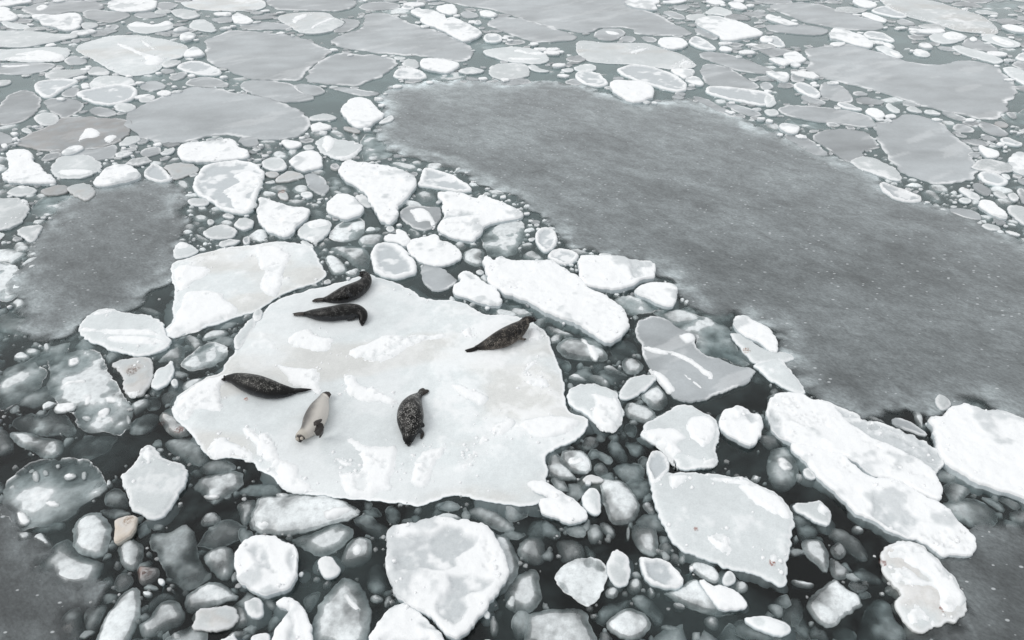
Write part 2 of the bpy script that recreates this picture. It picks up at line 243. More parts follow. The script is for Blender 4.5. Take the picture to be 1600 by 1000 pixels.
DATA = """
@F
P:1.04 267,635 275,620 290,608 315,590 345,580 350,570 370,540 370,525 400,495 415,480 425,470 470,453 520,443 545,435 575,424 590,430 620,440 645,455 660,465 680,468 720,470 740,482 755,490 800,493 830,498 845,510 858,520 865,550 880,585 885,610 880,630 890,645 918,650 920,665 905,685 888,695 860,700 850,715 855,735 850,750 860,765 880,775 850,782 840,785 815,787 780,785 750,780 715,772 700,772 680,780 655,788 640,787 620,782 600,780 575,778 540,775 500,770 450,765 435,755 425,740 405,735 395,720 360,712 330,715 318,705 300,680 290,668 270,650 | very large pale ice floe with raised snow patches, carrying all six seals || seal-bearing floe
+ 267,635 275,620 290,608 315,590 333,584 372,580 358,596 343,603 349,625 346,643 330,640 306,637 295,652 285,654 273,648
@12
+ 190,120 225,75 260,60 300,52 340,50 365,80 400,100 450,102 505,105 480,150 460,190 400,195 330,190 280,170 240,165 210,155 195,140
+ 560,200 620,160 700,130 780,95 850,80 920,100 1000,85 1100,88 1200,98 1130,120 1050,135 970,155 930,180 880,215 830,250 760,270 690,255 650,235 610,240
+ 120,270 200,285 300,295 400,300 403,380 405,470 380,460 350,440 280,420 210,400 190,360 160,330
+ 540,330 620,340 640,370 660,400 690,420 740,400 770,440 800,440 850,470 900,510 850,530 760,510 690,505 640,500 590,480 560,450 545,400
+ 1200,400 1290,410 1380,440 1470,495 1440,525 1410,550 1360,520 1300,500 1260,470
+ 0,700 50,690 100,700 130,780 150,860 200,880 250,890 272,930 260,1000 260,1030 180,1040 130,1000 110,930 60,880 30,850 0,820
+ 550,740 600,715 640,745 700,780 790,785 880,770 885,860 870,950 840,1010 850,1060 780,1050 720,1110 660,1090 600,1105 540,1090 520,1030 510,960 560,940 640,930 655,880 640,830 600,800
+ 1010,830 1060,800 1120,800 1190,790 1170,850 1130,890 1110,940 1090,1000 1060,1040 1000,1050 960,1010 980,930
+ 1275,905 1300,860 1330,830 1360,805 1395,820 1380,870 1340,900 1300,945
+ 1370,785 1400,735 1450,710 1445,745 1400,795
+ 1450,690 1500,640 1560,595 1600,600 1630,650 1590,690 1540,730 1490,720
+ 480,850 520,850 570,880 625,880 615,920 570,915 520,890
+ 1260,80 1330,40 1350,60 1365,135 1330,120
@F
+ 800,668 815,658 830,655 860,650 885,648 905,655 907,663 890,675 870,683 850,687 830,684 818,672
+ 430,740 450,738 480,750 500,765 480,769 450,765 437,757
+ 322,695 335,685 350,680 358,688 370,692 395,702 398,718 385,718 372,708 350,710 330,713 322,706
+ 375,668 390,665 410,680 425,705 410,700 390,690
@22
+ 80,390 110,370 200,360 225,380 240,430 170,420 110,412
+ 60,350 100,260 160,240 155,270 120,300 80,350
+ 90,120 100,40 140,25 170,60 200,120 150,130
@F
S:1 824,753 832,750 853,750 872,762 882,770 900,780 921,800 916,810 882,814 870,804 850,801 840,779 862,775 850,771 838,766 | jagged white snow chunks jutting from the lower right tip of the seals' floe
P:1.05 270,410 300,400 312,395 345,388 380,383 405,380 430,378 450,375 485,382 495,395 500,410 512,425 500,438 470,447 440,458 420,472 400,485 375,490 350,500 300,515 262,528 255,515 268,498 268,490 272,450 268,430 266,415 | large pale floe with snow patches, directly upper left of the seals' floe || pale floe above left of the seals
+ 270,415 300,412 330,418 322,432 300,440 285,455 273,450 270,430
+ 285,456 310,452 340,455 355,465 380,485 360,494 330,502 290,517 264,525 258,515 270,500 272,485 282,480
+ 395,385 420,383 448,388 455,400 445,420 442,440 437,455 425,464 408,455 405,440 412,425 400,405
S:1 755,405 762,402 772,410 780,404 800,410 840,409 865,408 880,418 900,430 925,455 945,463 968,478 985,497 983,512 965,530 950,535 925,525 900,505 870,495 840,480 810,465 790,462 765,440 757,425 | long smooth snow-white slab just above the seal with spotted brown coat || long smooth white slab
S:1 1198,640 1203,622 1225,612 1250,615 1265,622 1290,622 1305,635 1340,647 1370,662 1395,668 1440,685 1470,705 1478,720 1465,740 1475,755 1475,775 1468,782 1440,770 1405,752 1380,742 1362,740 1345,724 1320,709 1295,706 1270,698 1238,693 1215,680 1203,665 | upper half of the long cracked white slab on the right || cracked white slab
- 1305,637 1340,648 1395,668 1440,685 1470,705 1477,720 1463,742 1440,722 1400,702 1362,686 1330,662
- 1196,650 1206,637 1220,655 1226,690 1208,676
S:1 1236,686 1268,694 1293,702 1312,706 1330,724 1354,744 1375,744 1400,751 1430,764 1455,778 1476,784 1500,812 1520,832 1526,850 1518,866 1490,862 1467,864 1445,842 1400,830 1365,812 1355,812 1335,798 1310,770 1290,752 1262,725 1240,705 | lower half of the long cracked white slab, tapering to lower right
- 1365,775 1410,785 1438,812 1420,835 1385,822 1360,805
S:1 1452,655 1460,655 1475,650 1485,635 1508,630 1530,640 1540,643 1560,641 1600,655 1650,670 1650,800 1600,778 1580,768 1540,760 1510,745 1480,730 1466,710 1465,690 1458,670 | thick lumpy white floe cut off by the right edge, above the dark corner || lumpy right-edge floe
@13
S:.97 800,430 820,340 870,290 1000,260 1110,243 1210,246 1300,240 1400,260 1480,300 1510,370 1560,470 1570,530 1555,640 1500,710 1400,830 1320,920 1260,985 1200,970 1150,910 1020,800 930,740 860,670 820,570 | big heart-shaped white floe with grey ice hollows, bottom centre || heart-shaped floe
- 870,480 900,460 960,455 1010,430 1060,400 1000,380 940,370 960,340 1100,350 1200,290 1300,300 1320,340 1390,370 1380,420 1300,470 1250,490 1290,540 1200,560 1100,575 1030,570 960,580 880,580
- 1190,600 1300,590 1420,620 1480,640 1420,690 1330,720 1310,740 1340,800 1290,880 1240,920 1170,880 1130,830 1120,780 1180,740 1210,690
@F
P:.95 1017,760 1022,745 1045,735 1085,738 1150,742 1190,757 1215,770 1240,800 1245,812 1240,830 1232,870 1230,910 1222,913 1200,905 1170,895 1130,885 1090,870 1058,857 1050,840 1040,815 1025,790 | large smooth pale grey floe with snow clumps, left of the cracked white slab || large smooth pale floe
+ 1148,757 1175,750 1200,765 1220,775 1242,803 1230,812 1205,803 1180,790 1165,775
+ 1102,840 1115,828 1138,828 1145,855 1140,870 1125,862 1112,852
+ 1045,738 1080,740 1070,755 1055,765 1043,757
+ 1150,744 1185,757 1150,757 1110,750 1090,745
+ 1201,868 1210,862 1218,870 1214,880 1204,882
@22
P:.95 800,700 850,640 950,570 1020,550 1100,530 1190,575 1280,610 1300,680 1280,740 1285,800 1300,860 1290,905 1180,930 1060,935 1000,880 940,800 830,740 | rounded pale floe half covered by snow, left of the small snowy lump and cracked slab || rounded half-snowy floe
+ 1080,660 1110,610 1150,590 1240,600 1295,670 1270,730 1240,760 1200,805 1160,770 1120,740 1100,700
+ 802,700 850,680 900,670 1000,660 1050,690 1110,740 1040,760 1050,800 1090,830 1010,840 1020,890 1055,930 1020,910 990,870 930,790 830,740
+ 1160,910 1200,860 1290,850 1285,905 1220,920
S:1 1300,620 1330,560 1400,530 1450,545 1500,570 1560,600 1580,650 1550,700 1540,760 1480,790 1350,700 1310,670 | compact snowy lump of ice with a grey notch, left of the cracked slab's upper end
- 1450,570 1500,570 1530,610 1500,650 1470,620
G:1.02 775,50 790,0 850,-15 900,-18 970,0 1020,40 1080,65 1150,90 1150,150 1200,230 1320,245 1400,290 1510,310 1500,370 1400,430 1300,465 1200,495 1090,515 1040,505 1000,480 940,400 860,320 820,240 800,150 | large grey floe with curved snow ridges, right of the seals' floe || grey floe with snow ridges
+ 808,155 840,148 900,162 1050,190 1150,240 1210,290 1260,320 1262,365 1220,350 1170,300 1130,270 1060,230 1000,210 890,195 830,175
+ 850,287 900,300 940,320 980,350 1040,430 980,460 950,410 920,370 870,320
+ 1030,85 1090,68 1115,65 1150,90 1145,120 1100,142 1075,125
+ 1050,310 1090,325 1150,370 1195,412 1180,418 1140,385 1080,340
D:.95 860,-60 1000,-75 1100,-50 1200,-20 1300,20 1360,50 1400,150 1460,240 1490,285 1400,290 1320,245 1200,230 1140,180 1150,90 1050,60 980,10 900,-20 | translucent grey ice lobe tucked behind the grey floe with snow ridges
@F
S:1 1145,500 1150,492 1165,494 1180,500 1205,512 1215,530 1218,548 1208,549 1200,545 1190,535 1180,530 1160,522 1148,512 | snowy chunk on the left rim of the dark sheet, near its lower end
P:.95 1140,520 1150,520 1170,528 1195,545 1225,548 1240,556 1240,560 1200,566 1174,566 1160,545 | pinkish grey wedge of ice between snowy chunks on the dark sheet's rim
P:1 1175,568 1200,562 1215,556 1240,580 1255,600 1262,617 1240,612 1215,600 1190,582 | pale pointed floe touching the upper left end of the cracked slab
@22
P:.97 345,490 370,420 450,390 540,400 630,440 670,490 690,550 690,620 640,690 570,680 500,620 440,570 370,540 | round floe with thick snow on its right half, right of the seals' floe || round half-snowy floe
+ 490,450 600,475 680,525 690,560 692,640 640,690 570,680 530,645 490,600 510,520
+ 620,480 640,460 690,535 650,550 622,530
P:.9 670,460 690,410 720,370 800,340 890,340 900,380 860,410 800,450 730,500 680,490 | small pale oval chunk lying left below the grey floe with snow ridges
D:.9 800,450 900,390 970,440 980,530 900,560 830,510
D:1.05 690,560 720,510 760,500 850,530 910,580 880,620 850,640 740,610
D:.95 690,240 740,215 800,240 830,290 790,330 720,330 690,290
D:.9 560,290 620,270 690,320 740,345 640,325
U:1 600,130 700,90 780,130 800,200 700,215 620,200
D:1.05 270,170 300,120 360,105 430,110 520,150 600,200 600,250 500,250 420,240 320,230
+ 425,100 470,115 480,145 520,150 525,185 550,220 530,255 500,240 475,200 465,160 440,135
D:.95 210,60 215,30 240,22 300,50 400,90 350,100 260,85
U:1 290,240 350,235 380,280 350,310 300,280
U:1 400,260 440,245 460,280 410,295
D:.85 340,350 400,320 460,360 470,375 400,370
D:.85 460,330 560,330 620,380 600,420 540,390 480,360
D:.95 430,760 470,710 550,720 545,770 500,795 460,800
U:1.1 590,770 640,720 700,760 740,860 700,885 630,830
U:1.1 510,790 560,800 640,860 610,900 540,850
D:.8 510,900 560,870 610,930 580,970 520,950
U:1.1 630,890 740,870 830,900 830,990 760,1030 690,990 650,940
U:1 700,640 750,620 790,660 770,720 720,710
U:1 690,730 800,740 850,800 760,850
D:1.1 300,860 310,820 340,800 400,800 460,825 490,860 505,930 460,960 400,950 340,920
+ 340,870 380,850 460,870 440,900 360,905
D:1 210,940 240,820 300,830 320,890 380,940 420,990 340,995 260,985
R:1 840,880 870,820 930,810 960,850 990,920 960,950 940,1000 900,1030 860,1010 850,950
P:.85:br 430,1000 480,960 560,980 580,1000 520,1012
@32
D:.75 0,860 20,800 50,780 130,780 180,850 200,950 150,1050 50,1050 0,960 | dim grey pancake with a white core beside the cracked slab's left side
+ 50,850 100,840 160,900 150,930 100,940 70,920
P:.8 220,930 260,920 310,980 270,990 230,970
D:.8 170,950 220,950 230,1000 190,1010
P:.75 1045,500 1060,460 1100,465 1145,500 1145,530 1120,555 1090,560 1055,530
D:1 910,555 950,560 975,600 980,675 940,650 920,600
D:.8 985,585 1040,610 1000,620
G:.9 770,610 850,620 940,670 1000,715 980,728 870,685 780,655
D:.95 590,590 660,590 760,640 740,655 650,630
D:.9 1460,500 1520,490 1570,540 1590,600 1540,595 1480,560
@F
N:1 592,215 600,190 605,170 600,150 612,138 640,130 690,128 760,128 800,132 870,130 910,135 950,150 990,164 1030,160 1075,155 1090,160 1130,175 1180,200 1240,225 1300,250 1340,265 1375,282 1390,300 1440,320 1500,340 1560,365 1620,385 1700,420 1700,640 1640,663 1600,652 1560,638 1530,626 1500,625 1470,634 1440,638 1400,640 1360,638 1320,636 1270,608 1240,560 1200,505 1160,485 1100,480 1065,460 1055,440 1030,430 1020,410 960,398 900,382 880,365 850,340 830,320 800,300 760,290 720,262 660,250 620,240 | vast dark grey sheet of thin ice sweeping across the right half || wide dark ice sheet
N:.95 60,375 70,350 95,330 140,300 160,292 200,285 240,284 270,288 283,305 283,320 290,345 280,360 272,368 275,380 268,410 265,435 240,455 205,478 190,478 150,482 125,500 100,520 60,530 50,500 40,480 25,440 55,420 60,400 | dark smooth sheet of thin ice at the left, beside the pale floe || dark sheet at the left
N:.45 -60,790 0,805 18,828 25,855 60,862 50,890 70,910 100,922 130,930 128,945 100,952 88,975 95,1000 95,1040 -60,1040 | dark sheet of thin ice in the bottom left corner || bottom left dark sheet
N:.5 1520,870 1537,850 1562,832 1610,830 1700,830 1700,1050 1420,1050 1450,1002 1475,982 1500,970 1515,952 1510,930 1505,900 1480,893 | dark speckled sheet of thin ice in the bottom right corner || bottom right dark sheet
@33
P:.97:br 700,520 720,450 780,390 860,370 950,400 1050,480 1120,560 1180,620 1240,740 1255,830 1180,880 1080,910 1000,945 920,930 860,890 800,770 820,690 770,650 740,600 | lumpy snowy floe with a brown-stained rim, beside the dark bottom right corner || brown-rimmed floe
+ 730,470 780,400 860,375 960,400 1050,480 1120,560 1180,620 1235,720 1245,750 1200,800 1120,830 1060,770 1060,700 1000,660 990,685 900,665 830,650 790,640 760,560 800,520 900,560 1000,640 1010,620 900,545 830,500 760,500
+ 860,830 880,820 900,760 930,770 980,820 1080,905 1000,912 990,890 950,895 900,905 875,880
P:.85 155,150 200,140 280,140 330,115 400,190 400,250 380,282 330,275 280,250 230,215 180,185 | angular pale chunk with snowy lumps on its right end, below the cracked slab
+ 300,190 325,125 360,150 400,180 400,200 360,200 370,230 330,210
D:.9 525,295 545,275 570,275 615,310 580,325 540,315
D:.75 370,330 400,275 480,290 580,350 640,440 635,490 600,500 500,430 430,370
D:1.1 390,420 420,390 450,375 500,430 490,470 450,490 410,460
D:.9 210,410 220,370 250,355 320,355 370,410 385,470 385,540 370,578 300,520 230,460
D:.95 385,470 440,490 520,560 500,605 460,620 420,605 390,560
U:1.2 530,550 600,530 690,560 740,630 640,620 550,610
D:.8 500,640 540,610 600,640 640,665 580,700 530,680
D:1.2 250,770 280,700 360,650 400,620 430,612 470,640 510,680 560,700 610,770 570,800 540,830 480,850 440,890 400,915 360,910 290,860 255,810 | bulky translucent pale ice block left of the brown-rimmed floe
D:.5:br 90,830 130,760 180,705 220,740 235,820 200,890 180,910 110,880 | faint brownish submerged ice block by the bottom edge
D:.9 140,610 200,615 300,640 290,660 240,665 180,650
U:1.2 590,900 610,830 640,770 680,720 720,710 780,760 800,850 850,900 880,960 860,1050 600,1050 590,950
U:1.2 860,960 900,920 980,930 1040,990 1030,1040 880,1040
U:1.1 1000,950 1080,930 1120,960 1060,990
U:1.1 420,900 500,890 560,930 580,1040 480,1040 430,980
D:.7 1070,160 1150,100 1300,100 1400,150 1450,200 1450,260 1380,310 1300,290 1200,240 1120,200
D:.8 1100,10 1200,0 1300,50 1230,100 1200,150 1150,130 1110,60
D:.85 1030,470 1130,450 1290,470 1280,560 1150,580 1080,520
U:1.1 1320,90 1430,110 1500,150 1480,200 1400,140
D:.7 1400,70 1480,90 1560,120 1600,150 1560,190 1480,130
@23
P:.95 440,110 460,70 490,40 540,60 555,130 555,200 530,215 500,210 470,190 450,160 | small pale angular chunk right of the jagged snow chunks
D:1.25 545,20 560,-20 620,-15 700,0 740,60 800,120 808,200 740,260 690,275 640,270 600,230 580,170 565,90 | round pale grey block between jagged snow chunks and the large smooth floe
D:.9 810,140 860,125 890,160 900,195 880,215 840,190
D:.85 540,260 590,250 640,290 655,330 630,355 580,320
D:.8 470,270 530,260 560,290 580,340 530,390 480,370
D:.85 715,290 740,280 740,360 718,365
D:.95 750,300 770,260 820,262 880,265 915,310 915,450 870,475 790,430 755,350
D:.85 920,390 970,365 1005,400 1005,430 970,460 925,440
U:1 90,330 120,230 170,215 210,230 215,330 180,345
D:.95 25,440 50,370 120,330 200,350 215,490 180,512 140,515 60,480
D:.9 275,380 300,355 400,355 455,400 460,470 420,500 360,510 310,490 290,450
U:1.1 310,290 380,265 460,270 470,350 380,350
U:1.1 455,370 510,410 540,450 500,480 465,440
D:.6 215,420 240,400 260,420 240,445
D:1.35 270,600 290,565 320,540 430,480 520,480 580,530 600,620 560,730 510,770 460,795 400,750 300,680 275,640 | bright domed pale block between heart-shaped floe and large smooth floe || bright domed block
P:.85 590,540 600,500 640,425 690,450 735,490 735,540 745,570 720,640 690,660 650,655 610,610
D:.95 710,650 750,600 800,600 820,640 800,690 750,698
D:.8 740,570 780,555 810,580 815,605 760,600
D:.95 580,690 600,660 640,655 675,680 650,735 590,725
D:.95 845,670 870,655 895,680 900,710 870,728 850,700
D:.6 905,690 930,685 930,715 908,715
D:.9 -40,660 0,610 60,560 140,540 175,580 180,650 185,740 150,800 80,830 0,810 -50,740
D:1.1 65,850 200,795 320,780 420,790 480,830 490,880 520,950 540,1000 560,1060 70,1060 80,930 | broad flat grey block cut by the bottom edge, right of the heart-shaped floe
U:1.1 510,870 560,760 680,730 780,720 700,800 620,850 590,900
U:1.1 740,740 800,690 900,730 970,830 920,900 860,840
D:1.1 580,900 640,840 740,790 800,810 860,850 885,910 820,980 740,1000 640,960
D:.85 540,940 600,930 640,1000 560,1010
U:1.2 920,900 980,880 1060,910 1050,940 980,940
U:1.2 980,960 1060,930 1060,1030 960,1030
R:.95 795,490 805,478 840,480 880,490 950,490 1000,530 1040,580 1070,620 1060,655 1030,675 960,675 870,650 820,590 | grey tongue of ice with white rim, left end of the wet snowy raft
D:1.2 930,695 1000,680 1070,640 1130,610 1180,620 1250,680 1300,720 1400,750 1470,790 1450,810 1350,840 1200,825 1080,780 1000,730 | wet snow-topped raft below the left corner of the large smooth floe
S:1 1170,618 1200,608 1230,640 1270,660 1310,640 1360,665 1440,710 1475,770 1460,790 1300,798 1270,760 1230,690
D:1.05 1105,540 1130,500 1180,500 1240,520 1280,540 1315,600 1290,635 1260,640 1180,600
S:1 1112,530 1135,530 1140,545 1125,553
P:.85 1315,620 1340,575 1370,562 1400,600 1395,635 1350,655 1325,645
D:.85 1390,650 1410,620 1450,620 1480,650 1475,685 1440,698 1410,690
D:.7 1040,490 1060,462 1085,462 1090,500 1065,518
D:1.1 1000,760 1060,765 1095,800 1030,798
U:1.3 1350,900 1430,850 1520,840 1640,900 1640,1000 1520,1000 1400,960
P:1 1440,865 1530,850 1610,855 1700,880 1760,930 1700,975 1620,960 1520,920 | low white wedge of ice at the bottom edge, below the large smooth floe
D:.8 1200,860 1240,830 1300,850 1300,920 1260,925 1220,895
@13
D:1.3 -20,170 0,120 60,85 200,75 400,85 480,105 560,130 640,180 620,215 560,245 380,310 260,340 150,340 20,330 -30,280 -30,220 | flat grey oval floe with two snow smears under the seals' floe's lower edge || grey oval smeared floe
+ 415,210 450,190 540,165 590,160 605,190 560,220 480,250 435,250
+ 0,265 50,255 95,272 60,298 5,292
+ 115,80 140,68 200,75 205,92 160,100 130,97
D:.9 190,350 280,340 380,310 440,280 500,250 600,280 615,330 560,380 500,440 440,470 380,470 320,430 240,380
D:1.1 515,500 540,430 580,380 620,345 680,335 720,380 725,460 680,510 600,530 545,525 | rounded grey chunk with a white core, left of the heart-shaped floe
+ 590,430 620,395 650,395 670,425 650,465 610,470
U:1.2 650,160 740,150 790,200 760,215 680,210
U:1.2 590,240 640,215 690,200 780,250 830,270 830,330 780,348 730,335 680,310
U:1.1 800,160 870,130 900,170 895,230 870,270 810,240
U:1.1 940,210 990,180 1030,200 1020,245 970,262
D:.9 1070,240 1150,200 1230,195 1300,235 1250,250 1150,250
U:1.1 1120,160 1180,115 1250,130 1290,170 1200,190
D:.75 1310,180 1350,155 1420,150 1500,180 1560,230 1620,270 1600,330 1500,310 1400,240 1320,210
D:.9 1490,310 1560,340 1610,400 1640,470 1640,560 1600,630 1560,700 1500,720 1440,700 1480,400
S:1 -130,480 -110,420 -80,380 -30,350 40,340 100,345 180,370 270,410 265,500 250,620 200,680 100,710 0,700 -70,660 -120,590 | chunky round white floe with grey hollow, left of the heart-shaped floe || chunky round white floe
- -60,440 0,400 60,430 90,500 140,570 200,590 100,600 40,540 -20,480
- 180,400 240,430 250,500 230,580 180,520 190,460
P:.85 385,530 395,490 430,475 470,480 500,520 530,555 510,590 470,605 430,615 400,580
D:.95 410,640 440,620 470,615 465,650 430,668 412,660
P:.8 265,580 290,565 290,590 270,597
D:.6 285,740 300,710 350,685 400,680 395,710 370,760 330,820 300,790
D:1.05 355,870 375,800 400,740 440,680 500,620 560,585 640,620 690,700 715,820 700,900 690,1050 350,1050 350,940 | tall grey translucent block with frosty rim, left below the heart-shaped floe || tall grey translucent block
+ 540,710 580,700 620,760 660,800 640,825 590,790 550,745
U:1.4 690,600 700,530 750,490 790,520 810,600 820,680 760,695 700,680
D:.9 700,730 740,700 780,715 800,745 740,765
U:1 820,720 880,720 905,750 860,765
S:1 700,950 760,880 780,850 830,800 880,770 920,750 990,770 1040,830 1090,870 1150,930 1190,1000 1200,1060 690,1060 | jagged white snowy block at the bottom edge, touching the heart-shaped floe || jagged snowy block
- 990,880 1010,850 1060,850 1090,900 1130,920 1060,920 1010,910
- 770,980 860,970 960,990 1080,975 1080,1060 780,1060
S:1 90,1000 120,930 150,880 180,840 200,800 150,780 110,770 160,730 220,735 300,800 335,860 355,920 350,1050 90,1050 | tall wedge of white ice at the bottom edge, left of the tall grey block
- 185,790 210,780 200,840 240,880 260,960 250,1040 200,1040 190,950 220,900
D:.7 20,740 60,725 100,720 130,760 120,800 80,810 40,790
U:1.2 60,840 120,812 150,820 150,880 80,940 50,900
P:.9 -30,970 0,960 80,950 85,1000 70,1040 -40,1040
D:.9 1550,770 1600,700 1640,740 1620,810 1580,800
D:.9 1460,880 1470,845 1490,835 1520,900 1515,950 1490,968 1468,955
U:1.2 1480,790 1550,780 1550,830 1500,860
U:1.2 10,40 50,0 140,10 165,60 110,80 50,95 10,90
@02
D:.85 0,-50 60,-60 100,-40 200,-20 260,0 190,60 130,90 50,70 -40,50 -60,0
U:1.2 340,60 370,25 440,30 450,70 400,100 350,85
U:1.2 230,40 290,25 330,45 280,75
U:1.2 335,135 400,110 500,105 510,130 430,165 360,160
D:.8 200,90 240,80 265,100 230,118
D:.8 190,140 230,125 260,150 220,165
D:.9 125,190 170,160 250,170 240,205 190,215 150,215
D:.8 260,150 300,130 320,165 310,200 265,200
D:1 280,230 380,195 480,185 590,175 640,220 680,280 700,340 720,400 760,450 800,520 820,580 815,640 780,700 740,725 640,700 540,710 480,650 490,600 400,560 330,500 280,420 300,330 | big half-sunken grey floe with snow crumbs, left of the brown-stained chunk || half-sunken crumbly floe
+ 410,270 430,225 470,212 500,230 495,265 440,285
+ 325,575 340,520 400,505 480,510 475,545 400,575
+ 510,525 530,480 570,460 580,480 550,530
+ 585,590 610,560 660,530 695,540 670,590 620,625 590,610
+ 495,595 540,585 570,605 540,630
+ 635,490 680,468 730,480 725,515 670,512
+ 675,600 700,600 715,630 690,640
+ 780,590 805,580 815,630 790,645
+ 380,405 420,375 500,375 545,370 540,400 470,395 400,415
+ 400,335 415,327 430,345 405,350
+ 610,620 645,620 640,640 615,645
D:.9 0,320 70,265 170,245 290,300 290,350 270,400 150,480 40,560 0,570 -50,480 | half-sunken grey ice lobe at the left edge, beside the crumb-covered floe
D:.6 60,640 100,590 180,560 260,590 320,520 420,600 480,680 430,720 380,700 250,720 120,690
D:.95 50,700 90,690 180,690 240,720 330,730 400,750 380,820 330,850 260,850 200,810 90,770 | half-sunken pale lobe below the crumb-covered floe
U:1.7 400,850 440,760 500,710 600,700 700,705 740,715 680,800 560,865 470,865
P:.8:br 685,265 740,250 830,240 930,225 960,290 950,350 930,400 900,450 860,470 790,465 765,410 775,360 740,320 | brown-stained pale chunk left of the dark seal at the seals' floe's left end || brown-stained chunk
+ 785,440 830,448 870,445 850,472 800,474
P:1 940,400 960,350 980,300 1040,280 1070,240 1088,290 1070,370 1020,410 970,425
D:1 970,260 1000,220 1060,170 1140,135 1160,200 1130,290 1080,300 1060,240
D:1.05 1120,290 1150,250 1200,210 1250,160 1310,140 1380,145 1440,180 1410,240 1320,290 1250,310 1180,320 | oval half-sunken grey floe off the upper left side of the seals' floe
D:1 1140,110 1170,85 1200,80 1280,130 1240,190 1190,180
D:.9 1250,100 1300,60 1350,50 1440,60 1400,100 1330,110 1270,125
P:.95 1465,180 1460,100 1510,50 1550,5 1590,-20 1600,30 1560,90 1540,120 1500,180
P:.85 1575,-40 1610,-75 1640,-60 1630,0 1590,10
D:.8 1130,400 1180,360 1280,350 1250,390 1200,430 1150,440
D:.6 1000,450 1050,425 1120,410 1140,440 1120,490 1060,520 1005,510
P:.8 1065,385 1085,362 1105,370 1110,405 1080,415
D:.9 800,520 880,475 930,480 930,520 870,560 830,585
U:1.6 800,660 860,570 990,560 980,620 930,680 870,710 810,700
U:1.4 900,470 990,460 1000,540 940,560 910,540
D:.95:br 985,620 1000,580 1020,560 1100,590 1130,620 1180,640 1200,700 1140,720 1080,720 1040,690 1020,660
D:.75 1010,760 1050,735 1100,720 1200,715 1260,750 1290,800 1300,880 1270,900 1230,905 1150,870 1050,810 | dim triangular submerged pancake under the seals' floe's lower left edge
U:1.2 940,750 1000,730 1010,780 940,785
D:.75 1230,920 1270,880 1320,860 1380,850 1440,875 1480,910 1450,935 1400,945 1320,948 1260,940
D:.95 1225,1000 1260,960 1350,945 1510,935 1520,1000 1520,1020 1460,1060 1400,1100 1340,1145 1290,1120 1240,1070 1195,1040 | grey angular pancake with a white tip, below the dim triangular pancake
+ 1258,1090 1300,1080 1370,1078 1375,1100 1340,1115 1290,1112
P:.85 750,970 800,940 860,880 890,810 930,785 1000,840 1080,870 1150,890 1170,950 1172,1020 1120,1090 1070,1150 1000,1235 950,1235 900,1220 810,1170 805,1110 790,1080 760,1010 | pale pentagonal floe left below the seals' floe || pale pentagonal floe
+ 880,850 905,800 930,785 960,830 990,860 970,890 920,890
+ 753,970 790,990 800,1050 810,1110 800,1120 780,1050
D:1 0,1090 20,1020 100,960 200,880 270,860 350,850 430,860 500,870 600,900 660,970 670,1010 650,1090 560,1120 520,1140 420,1230 350,1260 270,1280 170,1305 100,1300 50,1250 10,1180 | wide translucent pancake with white crumbs in the lower left || wide translucent pancake
+ 195,940 230,930 240,1000 210,1005 195,980
+ 255,930 290,925 300,960 265,965
+ 390,960 440,940 480,965 430,990 395,985
+ 80,1210 100,1180 135,1175 180,1220 190,1250 150,1280 100,1270
+ 270,1140 310,1100 370,1130 370,1160 310,1165
+ 45,1040 80,1015 95,1040 60,1055
+ 170,935 200,918 210,935 180,948
+ 505,940 535,935 530,990 505,985
+ 340,895 370,890 365,915 345,915
D:.8 -60,640 0,640 50,700 90,790 40,820 -40,840
@03
D:.85 75,320 120,310 190,315 185,350 150,378 100,360
D:.9 195,360 230,335 260,320 300,370 320,400 290,415 240,385
U:1.2 170,300 240,260 320,235 400,240 380,290 300,300 230,310
D:1.1 440,330 460,260 500,215 580,182 640,200 680,250 690,350 660,460 580,480 500,450 450,400 | domed translucent block above the other half of a sunken pair, lower left
D:.95 245,490 270,450 300,420 370,370 440,345 500,460 600,490 650,500 600,600 560,660 470,690 390,680 330,650 260,570
D:.7 640,110 660,60 720,30 790,80 790,160 710,155 650,150
U:1.6 600,190 660,160 720,150 830,200 760,215 700,230
D:.8 530,110 560,40 600,0 650,-10 640,50 600,90 550,130
S:.8:tan 710,240 780,222 850,215 840,270 820,330 770,360 730,390 700,370 715,320 720,280 | small tan ice chunk near the lower left || small tan chunk
D:1 720,440 740,390 770,370 820,355 870,380 905,430 880,510 850,540 820,560 760,530
D:1.1:red 855,550 870,530 900,525 990,540 1000,580 970,615 930,640 870,652 862,610 | small dark red-brown chunk near the lower left || small red-brown chunk
P:.8 980,615 1010,610 1030,640 1000,655
D:.8 1060,680 1080,670 1092,685 1075,697
D:.85 705,640 720,595 750,570 800,570 830,600 830,640 760,690 715,680
U:1.5 610,700 660,690 740,700 720,735 680,760 610,755
U:1.4 610,600 680,560 700,600 700,650 620,660
U:1.4 530,710 560,695 600,700 590,755 540,765
D:.95 880,695 920,688 950,695 945,722 900,726
U:1.2 880,660 930,635 990,665 980,680 900,680
D:.9 900,460 930,430 950,455 920,470
U:2.2 920,330 1000,310 1050,325 1100,300 1170,270 1230,320 1220,420 1250,500 1330,600 1250,650 1170,680 1100,640 1050,600 1000,540 980,480 940,420
D:.9 1260,470 1300,430 1350,400 1420,395 1465,440 1460,520 1450,580 1400,620 1350,600 1290,530
D:.95 1140,770 1150,720 1180,700 1240,660 1320,620 1400,640 1440,680 1500,730 1400,760 1250,800 1160,830
P:.8:br 1200,920 1210,860 1230,810 1330,790 1450,780 1480,820 1500,860 1440,920 1390,930 1340,945 1250,930 | dull ivory ice block lower left, left of the tall wedge
D:.85 1460,760 1520,780 1560,830 1560,880 1520,905 1480,910 1450,850
